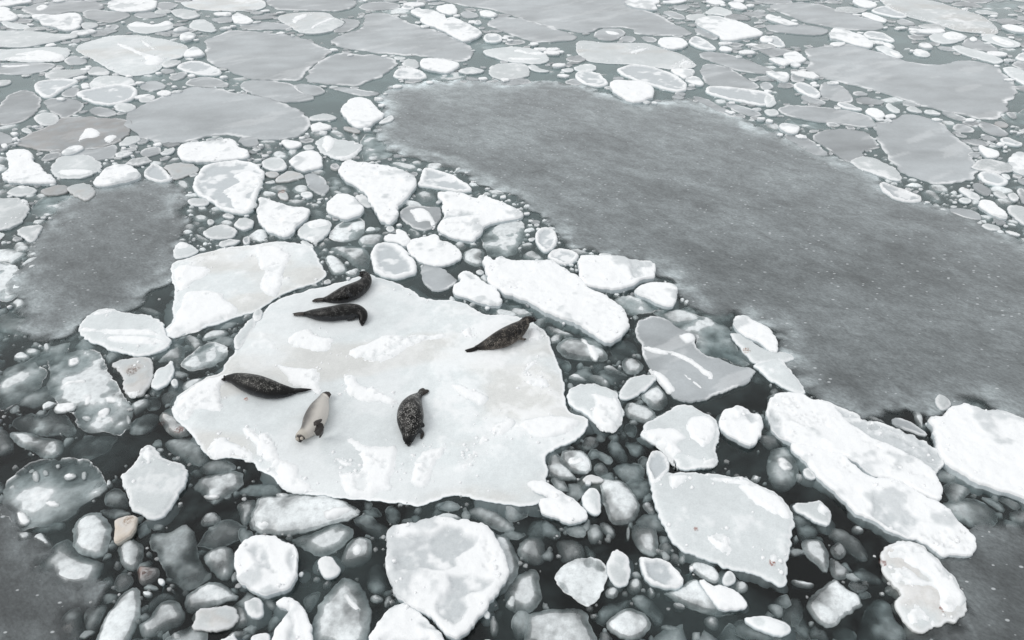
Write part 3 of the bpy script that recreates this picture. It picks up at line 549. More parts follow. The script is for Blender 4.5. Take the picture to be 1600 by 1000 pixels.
D:.75 1380,990 1440,940 1490,925 1540,930 1550,950 1480,990 1420,1010
D:1 1250,250 1270,210 1300,195 1340,190 1385,230 1360,265 1300,275 1260,280
U:1.8 1300,275 1380,262 1375,300 1330,318 1290,300
D:1 1470,150 1510,120 1580,105 1600,140 1590,200 1560,240 1530,275 1495,260 1490,190
D:1 1550,260 1570,220 1600,190 1620,250 1610,310 1560,300
U:1.6 1480,290 1540,280 1590,330 1560,380 1530,410 1490,370
D:.7 350,900 400,820 450,790 500,780 510,900 520,1050 400,1050 370,980
D:1.1 640,880 680,800 720,740 800,670 860,665 875,760 870,860 840,930 800,990 790,1060 560,1060 600,960 | leaning grey slab cut by the bottom edge at the left
D:.7 510,850 520,800 560,780 650,760 660,780 620,880 560,960 520,930
D:.95 850,900 900,860 930,850 980,770 1020,740 1080,730 1150,790 1150,870 1050,920 950,970 880,990
U:1.4 900,770 930,720 1000,680 1060,690 1090,730 1000,740 920,810
D:.85 1060,960 1100,930 1150,960 1140,1010 1070,1010
P:.78 1520,770 1560,745 1600,730 1640,760 1650,830 1620,862 1560,850
@11
P:.9 30,10 60,-10 100,-20 170,-5 190,50 150,65 110,65 50,45
S:1 200,10 220,-10 290,-60 380,-60 415,-10 410,35 360,50 290,70
R:.8:br 460,40 480,28 510,25 530,42 510,58 480,55
S:1.02 515,80 530,30 570,0 640,15 740,35 840,45 960,85 1000,110 1005,160 980,200 930,250 880,300 885,340 850,400 810,395 750,340 740,280 690,230 690,205 610,150 560,120 | big triangular snow-white floe above the seals' floe, pointing downward || triangular white floe
D:1 820,20 860,5 920,8 1020,30 1010,60 950,65 900,50
R:1 1010,160 1020,110 1040,60 1080,48 1130,65 1200,85 1280,120 1360,185 1330,200 1270,195 1180,180 1080,165 | low white-rimmed triangular floe right of the triangular white floe
P:.75:br 50,80 100,65 150,80 130,105 70,100
P:.8:br 110,130 170,75 240,65 310,95 240,120 170,135 | brownish pale wedge above the small white floes, upper centre left
G:.95 305,100 340,82 400,95 430,130 465,180 450,205 420,218 370,208 340,180 320,140 | bean-shaped plain grey floe left of the triangular white floe
D:.75 440,100 500,95 560,130 540,160 460,155
D:.8 500,160 560,140 600,160 590,195 520,200
D:.85 455,185 505,180 560,208 490,215
D:1.15 25,210 50,190 130,200 125,228 60,235
P:.85:br 130,200 190,195 205,235 180,247 140,230
D:.95 240,150 320,150 340,180 350,200 300,210 220,195
P:.95 270,208 310,198 345,200 355,225 310,240
D:1.1 600,165 650,162 700,200 670,212 630,200
P:.8 610,215 680,215 700,245 730,285 690,292 640,260
D:.95 990,200 1050,175 1110,190 1130,220 1110,265 1030,280 1000,240
U:1.8:br 1060,260 1120,250 1140,290 1090,300
S:1.02 10,280 20,235 60,240 150,265 210,295 330,300 320,345 300,370 270,400 210,470 150,470 60,430 5,380 | squarish snow-white floe with pale left margin, above the seals
D:.75 335,305 390,290 440,330 420,350 380,355 345,340
D:.95 420,350 460,335 485,360 460,372
S:1 440,300 450,260 500,215 560,212 620,240 650,280 670,300 650,340 600,355 570,365 500,350 450,330 | rounded white floe below the bean-shaped grey floe
G:.92 890,340 940,290 1020,285 1090,300 1120,290 1160,300 1160,360 1120,420 1070,440 1000,430 920,380 | rounded grey floe with snow cap, under the triangular white floe's right side
+ 950,305 980,288 1040,285 1080,310 1120,350 1115,420 1092,420 1090,375 1050,370 1000,380 980,340
S:1.02 1120,430 1150,380 1180,330 1160,300 1180,265 1120,210 1170,190 1230,195 1300,210 1380,245 1400,215 1440,225 1510,250 1560,270 1600,290 1660,320 1670,350 1600,365 1500,385 1420,415 1410,450 1380,480 1340,500 1250,480 1160,460 | ragged white floe with a long right arm, touching the dark sheet || ragged white floe
- 1160,370 1200,330 1280,310 1340,315 1400,340 1300,350 1200,360
P:.9 260,460 280,425 300,400 370,370 440,370 470,395 460,440 440,470 420,490 370,512 320,500 270,480 | small rounded floe with snowy top end, above the two paired seals
+ 300,410 340,380 400,370 450,375 470,395 455,410 400,420 350,435
+ 300,480 350,480 400,470 380,512 330,502
D:1.2 450,490 480,440 520,395 590,360 660,365 690,400 680,440 655,475 620,500 540,515 470,500 | translucent pale floe with snow streaks, right of the small snow-topped floe
+ 555,445 575,410 600,395 605,420 580,450
D:1.1 630,500 680,460 740,455 790,460 800,500 740,540 660,530
S:.97 795,480 830,455 880,465 870,430 910,428 950,460 970,500 930,535 880,505 820,500
P:.85 805,415 860,410 865,440 830,447
D:.95 940,430 970,420 1010,428 1040,460 1010,480 960,470
S:1.02 940,520 960,490 1060,475 1110,460 1140,470 1150,500 1200,505 1260,540 1280,590 1260,620 1180,655 1090,650 1010,620 960,570 | oval snow-white floe above the sharp grey wedge || oval snow-white floe
R:.98 720,570 740,535 770,520 830,515 900,535 940,570 950,600 990,620 1010,700 960,725 870,745 790,725 740,690 720,640 | white-rimmed floe with hollow centre, right of the uppermost seal's head
G:1 1020,690 1040,655 1110,655 1180,680 1240,730 1265,765 1200,805 1110,825 1070,800 1040,750 | sharp-cornered plain grey wedge in open water above the seals' floe || sharp grey wedge
D:.9 460,540 520,525 640,530 700,560 715,620 710,660 680,680 620,660 560,600 480,570
D:1.1 420,600 480,585 540,620 575,670 560,700 510,715 470,700 440,650
P:.9 270,510 300,495 370,540 330,548
D:.9:br 380,530 430,500 440,530 400,550
D:1.1 1285,600 1310,560 1380,540 1430,560 1420,600 1440,640 1380,665 1310,640
D:1 1230,520 1280,500 1320,520 1310,550 1260,555
D:.95 1400,450 1480,410 1560,380 1660,370 1690,430 1680,490 1640,540 1630,590 1500,610 1420,560 | faint grey translucent floe below the ragged white floe's arm
P:.85 1370,690 1400,675 1430,695 1400,712
S:1 1235,790 1290,750 1270,710 1300,690 1350,700 1420,760 1500,800 1525,850 1540,900 1470,905 1380,880 1240,830 | irregular white floe at the upper left end of the long white slab
- 1290,700 1350,705 1400,750 1340,745
D:1 1485,930 1540,920 1620,940 1650,970 1600,990 1500,975
D:.7 1380,900 1440,905 1440,940 1400,940
P:.9 1430,912 1460,908 1460,925 1435,928
@21
R:1 145,465 160,440 190,425 230,425 270,450 285,500 270,550 210,580 170,540 150,510 | white-rimmed upright little floe left edge of the dark sheet, above the long slab
R:1 215,600 240,570 270,558 350,560 400,580 420,600 400,630 370,650 310,650 250,625 | hollow white-rimmed floe just above the long white slab's upper end
S:1.02 420,600 470,600 520,605 600,606 700,610 740,630 800,640 890,640 910,680 900,735 830,745 740,780 640,812 560,800 470,780 420,730 | white blocky floe above the long white slab, on the dark sheet's rim || blocky white floe
- 740,650 800,640 880,640 880,680 810,680 820,730 760,750 735,700
S:1 765,830 790,790 830,765 900,763 1020,770 1045,800 1030,870 1000,915 920,895 850,860 | small trapezoid white floe, below the blocky white floe
D:1 630,870 700,845 800,850 880,880 940,910 900,950 740,970 680,910
D:.9 60,590 100,560 140,555 210,610 180,630 110,620
P:.9 540,590 560,578 610,582 640,605 560,606
D:.95 900,960 960,930 1050,920 1150,960 1200,990 1150,1010 1000,1030
D:1.2 1390,980 1420,960 1480,965 1520,1000 1480,1020 1420,1010
@31
P:.8 500,0 560,-20 640,-25 710,0 780,40 845,90 840,130 800,130 740,110 650,80 560,40 | tapering grey floe on the dark sheet's upper right rim
R:.85 690,150 720,135 780,160 880,200 960,235 950,262 870,262 780,240 710,190 | long leaf-shaped grey floe with pale rim, on the dark sheet's upper right rim
D:1 960,190 1010,175 1080,210 1110,255 1060,262 990,225
D:1.05 1010,275 1050,262 1090,290 1070,308
P:.85 1190,180 1220,165 1290,200 1330,228 1320,250 1270,240 1215,205
P:.9 1188,240 1230,230 1280,250 1250,268 1210,258
R:1.02 1305,85 1350,70 1430,85 1500,130 1480,160 1400,155 1340,130 | oval white-rimmed floe at the lower right of the big round grey pancake
P:.95 1450,88 1490,80 1520,105 1505,122
G:.85 1270,150 1320,145 1370,170 1400,205 1370,227 1300,190
P:.75 1400,200 1440,190 1510,230 1470,242
P:.8 1490,210 1540,200 1575,245 1530,260
S:1 1310,265 1350,240 1400,250 1430,280 1480,310 1505,355 1470,360 1400,330 1350,300 | narrow white floe slanting down right, right of the big round pancake
S:1 1500,0 1540,-50 1600,-60 1660,0 1640,85 1580,80 1540,60 1520,25 | white floe cut off by the right edge, beside the big round pancake
P:.8 1490,290 1540,275 1600,295 1660,330 1650,400 1590,395 1520,340
G:.85 1120,310 1180,300 1240,305 1320,330 1340,370 1290,370 1200,350
P:.75 1330,400 1400,390 1460,420 1440,438 1370,430
P:.75 1480,430 1580,460 1570,472 1500,455
G:.85 1400,362 1450,365 1500,400 1440,408
G:.9 1555,175 1600,180 1640,240 1600,280 1570,230
G:.9 1550,115 1600,120 1640,150 1590,152
@30
P:.82 680,-20 800,-30 1050,0 1230,60 1340,90 1420,150 1450,200 1400,215 1300,200 1180,190 1080,155 950,120 850,90 760,50 | big smooth pale floe near the top right || pale floe top right
G:1 0,40 60,20 130,25 280,20 420,60 560,100 700,140 750,180 700,190 550,190 430,180 330,160 200,130 80,80
S:.95 0,80 60,100 160,135 200,148 130,155 60,135 -20,105
G:.95 -20,155 60,158 130,150 260,160 370,180 380,205 320,222 200,215 0,195
S:1 520,5 560,-5 670,10 685,38 620,48 560,30
R:1 630,65 700,40 750,38 800,70 875,92 860,112 800,105 720,92
S:1 580,78 620,68 700,95 750,120 735,136 680,120 610,98
G:1 800,130 850,115 930,150 900,162 820,152
S:1 380,215 400,180 430,172 500,195 600,220 640,250 665,285 640,295 560,280 440,240 395,238 | elongated snow-white floe above the huge grey sheet, top right || elongated white floe top right
R:1 592,208 630,192 720,208 760,230 800,255 780,263 700,245 620,235
S:1 715,270 750,262 800,290 770,298
P:1 665,290 720,280 850,345 830,362 770,350 690,315
+ 750,315 800,325 845,345 825,357 780,345
P:1 905,320 930,298 1015,325 1010,350 960,352 915,335
+ 910,320 935,300 1012,325 1008,340 975,335 950,345
S:.95 940,270 990,265 1040,290 1000,298 945,285
S:1 880,172 950,182 1080,178 1110,190 1080,205 970,202 900,190
P:.95 1005,225 1040,205 1110,205 1150,192 1240,220 1240,245 1120,275 1050,262 1015,245
+ 1080,215 1120,195 1160,195 1235,222 1220,245 1140,250 1110,240
P:.95 1145,295 1180,275 1260,300 1450,355 1470,380 1440,400 1350,375 1200,330
G:1.05 1200,285 1230,245 1300,240 1400,285 1440,312 1440,330 1300,310
S:.97 1255,235 1290,220 1315,243 1285,252
P:.97 1335,225 1380,205 1450,225 1520,240 1580,270 1570,292 1480,290 1400,260 1340,245
+ 1380,225 1450,228 1560,275 1520,287 1440,265
S:1 1450,160 1510,150 1600,172 1640,190 1600,198 1530,190
R:1 1545,355 1600,322 1660,340 1640,385 1560,372
P:.95 1455,430 1510,412 1600,435 1660,480 1640,530 1600,530 1540,490
R:1 -20,245 0,228 50,225 100,265 112,290 70,298 0,270
S:1 92,345 130,325 180,318 215,345 245,372 180,390 130,375
S:1 135,392 180,383 215,400 180,412
G:1 210,295 340,295 420,285 480,275 600,300 750,345 870,380 1000,405 1110,405 1200,385 1310,380 1430,410 1480,470 1560,560 1560,590 1500,620 1500,680 1440,745 1300,740 1180,705 1040,675 950,655 850,620 700,575 540,540 420,505 300,470 230,430 270,400 250,360 | huge flat grey sheet across the upper right || huge flat grey sheet
S:1 -20,445 0,445 60,450 135,452 130,500 110,510 60,490 10,465
G:1.02 135,470 200,460 240,500 190,515 140,505
R:1.02 160,540 170,515 230,520 310,565 332,600 310,615 250,600 190,570 | small oval white-rimmed floe left of the huge flat grey sheet
G:1.02 200,600 230,596 360,635 350,655 270,645 215,625
G:1 320,525 370,512 450,530 510,580 540,630 500,642 400,630 330,600 | rounded grey pancake below the huge flat sheet's left end
S:.97 260,510 300,500 310,515 280,520
R:.98 425,640 480,640 590,680 585,690 500,680 440,660
G:.85 540,620 600,600 700,625 735,645 660,655 560,645
S:1 610,690 630,668 700,675 740,715 700,732 640,715 | bright white oval chunk between the huge grey sheet and two grey pancakes
P:.95 735,650 760,640 840,695 800,702 750,680
P:.85 860,670 900,655 970,690 960,702 880,690
P:.85 970,690 1020,680 1085,705 1070,717 990,705
G:.95 520,578 580,570 640,595 560,600
G:.95 65,680 110,658 200,660 300,665 500,690 620,720 690,780 640,800 530,785 330,762 200,740 90,710 | long flat grey floe above the dark sheet's upper right rim
P:.85 -30,690 0,680 60,685 72,710 40,722 0,718
P:.95 -20,600 0,580 40,600 52,650 20,665 -20,660
S:1 60,785 90,768 190,785 198,800 180,832 130,825 90,805
G:.95 100,830 140,832 220,850 280,880 330,920 370,960 350,978 260,960 180,900 120,870
G:.82 275,850 330,815 460,800 590,820 650,850 700,915 680,925 600,935 585,960 640,1010 600,1025 500,1015 430,975 350,910 290,880 | dull grey pancake left of the big round one, upper right
G:1.02 660,790 700,770 790,745 830,715 900,715 1000,740 1100,780 1170,850 1240,900 1270,980 1300,1060 1290,1120 1200,1150 1050,1155 950,1130 850,1080 780,1000 720,930 670,840 | big round smooth grey pancake, upper right || big round grey pancake
S:1 1315,905 1340,903 1400,930 1445,940 1450,970 1390,985 1340,950
R:1 1445,870 1490,855 1550,885 1600,900 1570,912 1480,898
G:.95 1310,770 1350,755 1480,810 1500,850 1430,850 1350,820
G:.95:br 1410,765 1460,755 1510,785 1480,800 1420,785
G:.9 1485,700 1550,710 1555,745 1510,730
G:.95 1140,790 1200,770 1300,810 1280,830 1180,825
G:.9 1330,835 1400,855 1440,875 1400,885 1330,865
G:.95 1080,700 1130,700 1240,740 1230,758 1150,740
@20
S:.97 695,0 900,-10 930,15 885,22 915,58 850,55 730,38
S:1 940,0 1110,-8 1040,15 950,12
S:.97 1200,-5 1300,-5 1350,20 1260,25
S:.97 1350,10 1420,5 1480,45 1440,55 1370,35
G:1 1010,40 1080,25 1120,45 1080,65 1020,58
G:1.05 930,75 1000,65 1090,105 1080,125 1000,110
P:.85 1085,95 1180,80 1220,100 1150,125 1095,118
P:.95 1195,80 1250,40 1320,40 1390,80 1330,100 1270,85
S:1.02 1140,130 1200,112 1280,105 1360,125 1430,145 1520,180 1590,215 1500,230 1380,252 1310,248 1290,220 1220,185 1170,165 | sharp-edged snow-white slab near the top centre right || sharp white top slab
S:1 1545,232 1590,218 1640,240 1620,262 1560,255
G:1 1130,170 1200,188 1300,240 1260,250 1150,208
S:1.02 905,260 930,232 1000,230 1060,235 1100,265 1085,290 1000,303 940,290 | smooth white oval floe near the top, left of the sharp white slab
R:1.02 1102,255 1130,230 1170,232 1230,265 1270,295 1275,315 1200,308 1120,280
S:1 1290,310 1310,280 1380,300 1370,315
G:.97 495,220 550,180 620,178 690,185 710,210 650,255 560,250
+ 575,187 620,185 682,203 665,213 600,207
G:.92 660,250 700,220 780,235 760,260 700,262
G:.95 800,225 900,235 905,262 830,258
P:.85 400,250 480,245 560,260 700,262 840,262 930,290 1060,330 1120,370 1160,410 1100,425 1000,430 900,415 700,395 560,390 470,375 400,330 | wide pale floe with a snow dash, just above the dark sheet's top || wide snow-dashed floe
+ 730,325 780,305 850,295 830,312 750,335
+ 1040,410 1060,385 1115,375 1120,390 1070,400 1045,420
P:.95 385,415 440,398 520,405 530,435 470,447 400,440
R:1 393,465 430,442 540,455 580,490 605,515 600,532 540,545 450,525 405,495
P:.9 90,412 130,400 190,430 240,440 200,448 130,438
P:.9 300,430 370,420 390,440 330,450
R:.97 655,430 740,405 850,410 950,445 1040,480 1105,530 1070,575 980,565 870,535 740,490 670,455 | elongated grey floe with white upper rim, beside the spade-shaped white floe
S:1 980,430 1060,425 1140,430 1145,455 1110,480 1070,485 1030,460
S:1 1075,490 1140,465 1200,505 1190,528 1120,515
S:1.02 610,525 640,505 720,510 800,510 880,545 895,580 870,610 800,635 740,640 680,605 620,560 | spade-shaped bright white floe on the dark sheet's top rim || spade-shaped white floe
D:.7 900,580 940,572 970,600 940,625 905,605
G:.97 1155,345 1210,320 1300,333 1400,350 1530,400 1650,450 1620,470 1500,455 1400,440 1260,390
G:.95 1170,440 1200,400 1270,400 1400,440 1450,480 1530,530 1550,550 1450,555 1330,540 1230,535 1190,500
R:.95 1205,580 1215,540 1300,540 1500,560 1620,585 1652,630 1600,662 1480,645 1320,610 | long grey floe with a white rim, upper rim of the dark sheet
G:.95 1110,600 1200,610 1300,660 1400,720 1380,735 1250,680
G:1 1330,630 1400,650 1550,700 1560,725 1450,720 1350,670
G:.95 1550,520 1600,510 1640,540 1600,565 1555,550
@F
G:1.02 680,-5 760,-8 850,-8 980,-3 1000,10 1040,30 1085,50 1080,55 1050,55 1000,55 985,43 940,42 925,50 910,52 870,44 830,34 800,24 760,13 700,5 | very wide flat grey sheet at the top centre || very wide grey sheet
G:1 757,35 780,27 805,28 850,38 898,56 895,63 845,68 810,58 790,50 770,42 | flat grey floe under the very wide grey sheet at the top centre
G:1 318,62 335,58 352,48 375,48 400,50 425,52 452,54 480,62 498,72 526,79 505,90 482,108 470,127 440,126 400,124 380,120 350,105 322,95 320,80 | large flat grey sheet top left of centre, left of the crack line || large cracked grey sheet
G:1 530,82 560,84 600,88 622,97 618,106 600,118 575,130 550,135 520,133 490,130 472,127 486,108 507,92 | flat grey sheet right of the crack line, upper left centre
G:1.02 517,65 525,56 550,50 565,42 570,25 580,20 600,20 625,28 650,40 680,48 720,65 740,78 742,90 725,97 700,94 660,88 620,85 560,78 530,73 | big flat grey triangular sheet left of the two snowy slabs near the top || grey triangular sheet
G:.98 200,190 205,175 235,160 270,148 305,135 340,140 400,150 440,160 465,172 487,192 480,205 460,215 400,217 340,210 330,213 290,220 265,223 235,216 215,210 203,198 | large oval smooth grey pancake, upper left || large oval grey pancake
R:1 301,295 306,275 316,262 345,253 375,251 405,258 414,272 405,295 400,315 395,330 375,335 350,328 325,312 310,304 | round white-rimmed pancake with a curl of snow, upper left centre || pancake with a snow curl
@01
+ 1385,200 1400,180 1450,150 1500,120 1450,95 1520,60 1590,60 1640,100 1620,150 1600,180 1520,220 1600,245 1600,290 1540,325 1470,310 1440,250
S:1 0,100 60,50 55,20 30,-60 130,-70 190,-60 200,10 250,20 260,60 340,110 355,140 260,145 150,140 60,130 | ragged snow-white floe near the left edge || ragged left-edge floe
P:.88 310,50 330,10 380,-30 500,-40 600,-20 640,20 600,80 520,105 400,110 330,90
+ 330,75 400,55 500,50 590,60 570,85 480,90 400,92
S:1 570,135 640,80 660,50 720,30 810,28 850,50 880,85 860,115 800,130 700,155 600,160 | wedge-shaped white floe bordering the top of the dark left sheet
R:.97 890,90 930,40 970,25 1010,35 1060,90 1070,125 1010,137 930,120
P:.72:br 1020,30 1100,10 1200,20 1250,40 1230,70 1150,95 1085,118 1060,80
P:.78 -100,240 0,235 60,230 140,235 170,290 150,360 80,420 0,440 -100,440 -120,300 | pale grey round floe cut off by the left edge, beside the dark left sheet
+ 120,245 150,235 175,260 178,290 155,280
P:.8 40,190 130,155 200,165 235,185 200,210 120,225 60,215
+ 100,170 130,158 180,168 140,180
P:.55:br 240,190 330,160 410,155 430,190 380,210 290,215
P:.75:br 415,170 450,150 540,140 600,180 590,220 540,255 500,240 440,200 | pinkish brown stained floe at the dark left sheet's top rim
D:1.05 190,300 240,240 350,220 470,220 510,240 400,300 310,350 200,355
P:.75 95,440 130,420 180,410 260,400 255,440 230,480 200,515 150,490
D:1.1 70,530 130,500 190,530 180,560 80,585
D:1.25 -60,650 0,640 100,650 150,720 130,840 60,890 0,880 -60,860 | pale slushy floe cut off by the left edge, beside the dark left sheet
D:.8 150,760 250,730 290,790 200,860 150,820
D:.95 1080,135 1130,115 1190,130 1200,180 1120,185
P:.82 1170,255 1200,235 1290,235 1310,265 1260,283 1190,278
D:.95 1155,305 1220,300 1225,335 1165,335
D:.9 1185,350 1240,330 1310,345 1300,375 1220,380
D:.95 1230,288 1285,285 1300,308 1240,315
D:.95 1295,300 1380,280 1400,315 1320,325
P:.75 1292,372 1315,362 1338,378 1322,398 1298,394
P:.78 1260,450 1320,410 1400,400 1480,430 1470,475 1400,490 1300,485
D:.9 1200,450 1260,465 1320,495 1300,510 1240,500
P:.72 1380,350 1420,330 1465,345 1450,365
D:1 1370,380 1440,365 1470,390 1430,410 1370,405
P:.82 1460,400 1510,355 1580,370 1590,410 1530,437 1470,420
D:1 1190,385 1230,380 1260,395 1230,412
R:.8 1515,485 1560,470 1560,520 1520,525
D:.9 1570,455 1610,440 1610,480 1580,485
D:.85 1330,515 1390,500 1380,530 1340,530
P:.95 1090,540 1110,515 1160,510 1195,535 1250,562 1180,598 1100,612 1085,590
+ 1092,540 1110,515 1160,510 1195,535 1150,550 1100,560
P:1 480,1040 540,960 640,920 712,915 740,945 900,960 1000,1000 1050,1080 1072,1145 1000,1180 900,1215 840,1215 720,1180 600,1140 520,1100 | rounded white floe with parallel snow ridges, left of the pale floe || ridged white floe
+ 490,1045 560,1042 700,1050 900,1045 960,1060 1010,1090 1030,1105 900,1090 700,1090 560,1075 500,1070
+ 640,1115 700,1085 900,1095 1020,1120 1070,1145 1000,1155 900,1150 720,1140
+ 568,970 600,940 700,918 725,930 680,950 600,970
D:.8 850,915 920,905 1010,940 980,965 900,940
@00
S:.97 -20,0 200,-5 190,12 120,18 60,30 -20,38
G:.9 110,60 220,20 330,10 470,5 640,10 650,60 520,80 440,70 380,90 240,95 180,90
+ 215,45 240,25 290,20 305,40 260,60 225,60
S:1 -20,45 40,45 80,75 110,95 95,120 40,128 -20,125
P:.95 0,130 60,135 170,155 200,180 100,180 30,165
S:1 195,95 240,88 340,95 400,85 460,75 505,90 512,130 480,175 420,190 370,180 330,160 255,155 250,125 205,110 | tadpole-shaped white floe in the upper left corner
- 400,120 440,100 460,120 440,160 405,150
P:.8 505,140 600,140 618,160 560,180 510,175
G:.82 520,70 600,60 700,75 800,80 820,95 770,120 690,145 620,135 520,110
G:1 650,175 700,150 745,158 740,170 690,195 655,190
S:.97 670,35 690,0 800,-15 990,-5 975,30 950,60 800,70 700,62 | smooth white floe touching the top edge, upper left
G:1 830,88 900,68 1040,85 1040,98 930,115 850,108
G:.97 965,40 1000,10 1110,20 1100,50 1010,68
P:.95 790,150 850,130 900,140 970,155 1050,120 1085,150 1080,175 1000,195 900,208 810,190 | low floe with a jagged snow ridge along its far side, upper left
+ 795,150 850,130 900,140 970,155 1050,120 1083,150 1000,165 900,165 820,165
P:.8 1060,65 1150,50 1250,80 1240,110 1160,120 1090,95
P:.92 1180,150 1210,125 1290,120 1340,160 1355,190 1320,200 1230,185 1185,172
S:.97 1080,180 1130,160 1180,170 1165,185 1090,190
S:1 1120,220 1180,198 1225,215 1210,235 1150,252 1125,245
P:1 1125,10 1200,5 1300,-10 1600,-10 1660,5 1660,50 1500,65 1300,60 1200,50 1140,30 | long streaky white floe at the top edge, upper left
S:.95 1330,75 1450,70 1440,95 1345,90
S:1 1450,90 1490,78 1550,100 1590,130 1540,145 1470,140 1450,120
P:.85 -60,195 0,193 190,190 360,215 480,210 490,230 400,245 250,275 140,295 20,290 -60,290 | smooth pale floe at the left edge, above the snow-streaked one
P:.95 -60,305 0,310 160,300 330,285 450,300 430,340 380,378 230,385 0,372 -60,370 | snow-streaked pale floe at the left edge, upper left
+ 60,340 160,325 250,305 340,320 410,350 380,378 250,378 120,372 0,368 60,355 200,345
G:1.05 -60,395 0,400 200,390 330,395 350,410 280,445 150,468 0,460 -60,455
+ 0,398 90,400 190,390 180,402 60,412 0,410
S:1 1145,330 1190,295 1230,290 1285,330 1240,345 1150,350
P:.97 472,290 500,270 640,230 720,218 800,215 900,220 1050,245 1180,280 1160,325 1130,360 1040,375 1000,430 960,450 850,468 760,465 700,440 600,375 490,320 | large pale floe with snow crests, upper left || large snow-crested floe
+ 720,265 800,285 880,320 960,345 1040,360 1000,400 940,410 890,405 910,370 850,330 760,290
+ 880,245 920,265 980,310 940,305 890,270
R:.98 1085,418 1190,378 1280,390 1340,415 1395,445 1370,470 1260,468 1150,445
R:1.02 212,530 240,510 330,497 480,495 485,515 400,555 340,600 290,612 240,595 215,560 | triangular white floe with a thick rim, upper left
G:.9 380,590 420,555 490,545 500,580 470,605 400,605
R:1 470,590 500,572 580,560 650,540 750,530 830,540 865,565 850,600 780,640 700,655 620,650 540,625 | white-ringed pancake among pale ice, upper left || ringed pancake
P:.9 550,520 600,480 700,468 800,480 850,510 850,535 750,525 640,535 565,555
P:.85 700,660 790,640 860,665 800,700 730,690
G:.97 400,380 440,350 500,350 560,385 500,405 430,405
P:.78 540,440 590,410 660,425 700,460 650,470 560,465
P:.75 270,470 340,430 420,440 530,430 560,445 500,465 400,490 300,490
P:.8 -30,500 60,495 70,510 30,530 -30,535
G:.8 -20,660 60,590 150,555 220,580 260,620 240,680 180,740 100,770 -20,780
G:.85 270,630 320,615 430,612 520,640 530,665 470,710 400,738 360,720 300,680
G:1.08 870,540 930,505 990,505 1050,545 960,570 890,560
G:.97 1150,520 1200,485 1350,480 1430,520 1420,548 1300,545 1200,540
G:.8:br 110,880 200,830 290,790 360,740 480,725 600,740 760,740 840,830 760,860 740,890 620,930 480,940 300,940 130,920 | flat brown-tinged grey floe with white snow scraps, upper left || brown-tinged floe
+ 480,880 500,830 530,785 590,790 630,830 590,855 530,850
+ 640,850 690,830 735,835 690,885 655,878
G:.95 350,960 450,945 530,930 640,920 730,900 740,950 700,1000 400,1000
S:1 380,945 450,905 520,905 515,925 450,955 390,960
S:1 1110,930 1140,895 1250,890 1350,885 1420,862 1470,880 1480,905 1560,945 1570,970 1500,990 1350,1000 1200,1010 1120,985 | lumpy oval white floe directly below the large oval grey pancake || lumpy oval white floe
P:.88 745,890 800,850 870,845 880,870 830,900 750,910
G:.9 1480,872 1560,850 1610,860 1620,910 1540,920
P:.85 1000,950 1080,915 1095,935 1050,965 1010,965
G:1 800,920 830,900 865,915 850,930
G:.8 870,940 980,910 1010,930 1000,960 900,985
P:.8 220,720 270,700 340,705 370,745 340,775 260,780 215,750
P:.85 120,810 160,785 205,820 180,832
G:.95 -30,820 60,840 90,880 60,900 -30,900
G:.85 550,695 600,662 720,690 740,715 640,735
P:.8 850,630 920,590 980,600 940,637
G:.97 1000,435 1080,428 1100,450 1030,465
G:.9 1050,480 1120,452 1180,452 1150,490 1080,505
P:.78 1005,395 1070,372 1140,378 1100,410 1020,422
G:.95 440,250 500,240 505,265 450,270
S:.97 0,900 30,890 50,905 20,920
@10
G:1 60,0 300,-15 610,-5 640,35 560,65 440,70 300,65 130,60 90,30 | flat grey floe cut off by the top edge, left of centre
P:.85 130,110 160,85 300,72 450,75 490,110 560,130 530,160 450,200 340,212 250,195 220,160 150,130 | pale oval floe with two snow streaks, between grey sheets near the top
+ 215,130 240,100 290,88 325,85 320,105 260,130 250,150
+ 340,165 400,140 480,112 490,125 400,150 350,185
G:.93 510,112 650,125 650,150 600,190 520,205 470,195 540,165 565,130
G:1 -100,145 0,138 100,138 230,160 210,182 100,185 -100,185
G:.93 640,50 680,15 800,12 900,22 900,50 780,65 690,65
R:1 905,40 940,28 990,40 980,58 920,55
S:1 1015,115 1060,110 1190,130 1200,112 1250,110 1330,155 1420,200 1400,220 1310,262 1240,230 1130,170 1060,150 | lower of two joined snowy slabs near the top centre || twin snowy slabs
S:1 962,65 1000,52 1100,60 1150,80 1190,95 1190,125 1120,135 1050,110 1000,95 | upper of two joined snowy slabs near the top centre
S:1 1115,45 1200,25 1240,30 1262,60 1240,92 1160,80
G:1 1265,90 1310,65 1395,90 1380,110 1310,115
S:1 1390,70 1440,58 1520,85 1480,105 1410,95
R:1 1350,140 1390,125 1415,140 1390,152
R:1.02 1415,235 1440,212 1510,215 1550,240 1510,265 1440,262
P:.95 1410,320 1470,300 1600,290 1750,300 1830,355 1838,375 1750,400 1620,385 1540,370 1450,345 | pale floe with ragged snow rim, above the dark sheet's upper left end
+ 1600,320 1640,300 1700,325 1820,325 1815,340 1740,345 1650,325
+ 1600,355 1700,365 1800,360 1750,375 1640,378 1550,365
P:.95 860,350 930,352 935,368 870,370
P:.8 905,400 930,375 960,362 1010,375 1020,420 960,425
S:1 1020,390 1050,365 1150,365 1250,385 1278,405 1240,430 1180,455 1100,435 1040,420 | white floe just right of the small white-rimmed oval, upper centre
R:1.02 855,465 880,430 950,425 1030,440 1075,475 1050,490 950,492 880,485 | small oval floe with white rim at the grey sheets' corner, upper centre
P:.85 1255,440 1330,415 1430,435 1400,455 1300,458
P:.82 1450,450 1480,400 1600,390 1700,400 1720,460 1640,492 1500,490
G:1.05 -100,515 0,500 100,505 200,520 250,545 320,590 370,615 300,635 160,640 60,610 -100,560
G:1 220,535 300,522 400,542 440,572 370,600 290,590
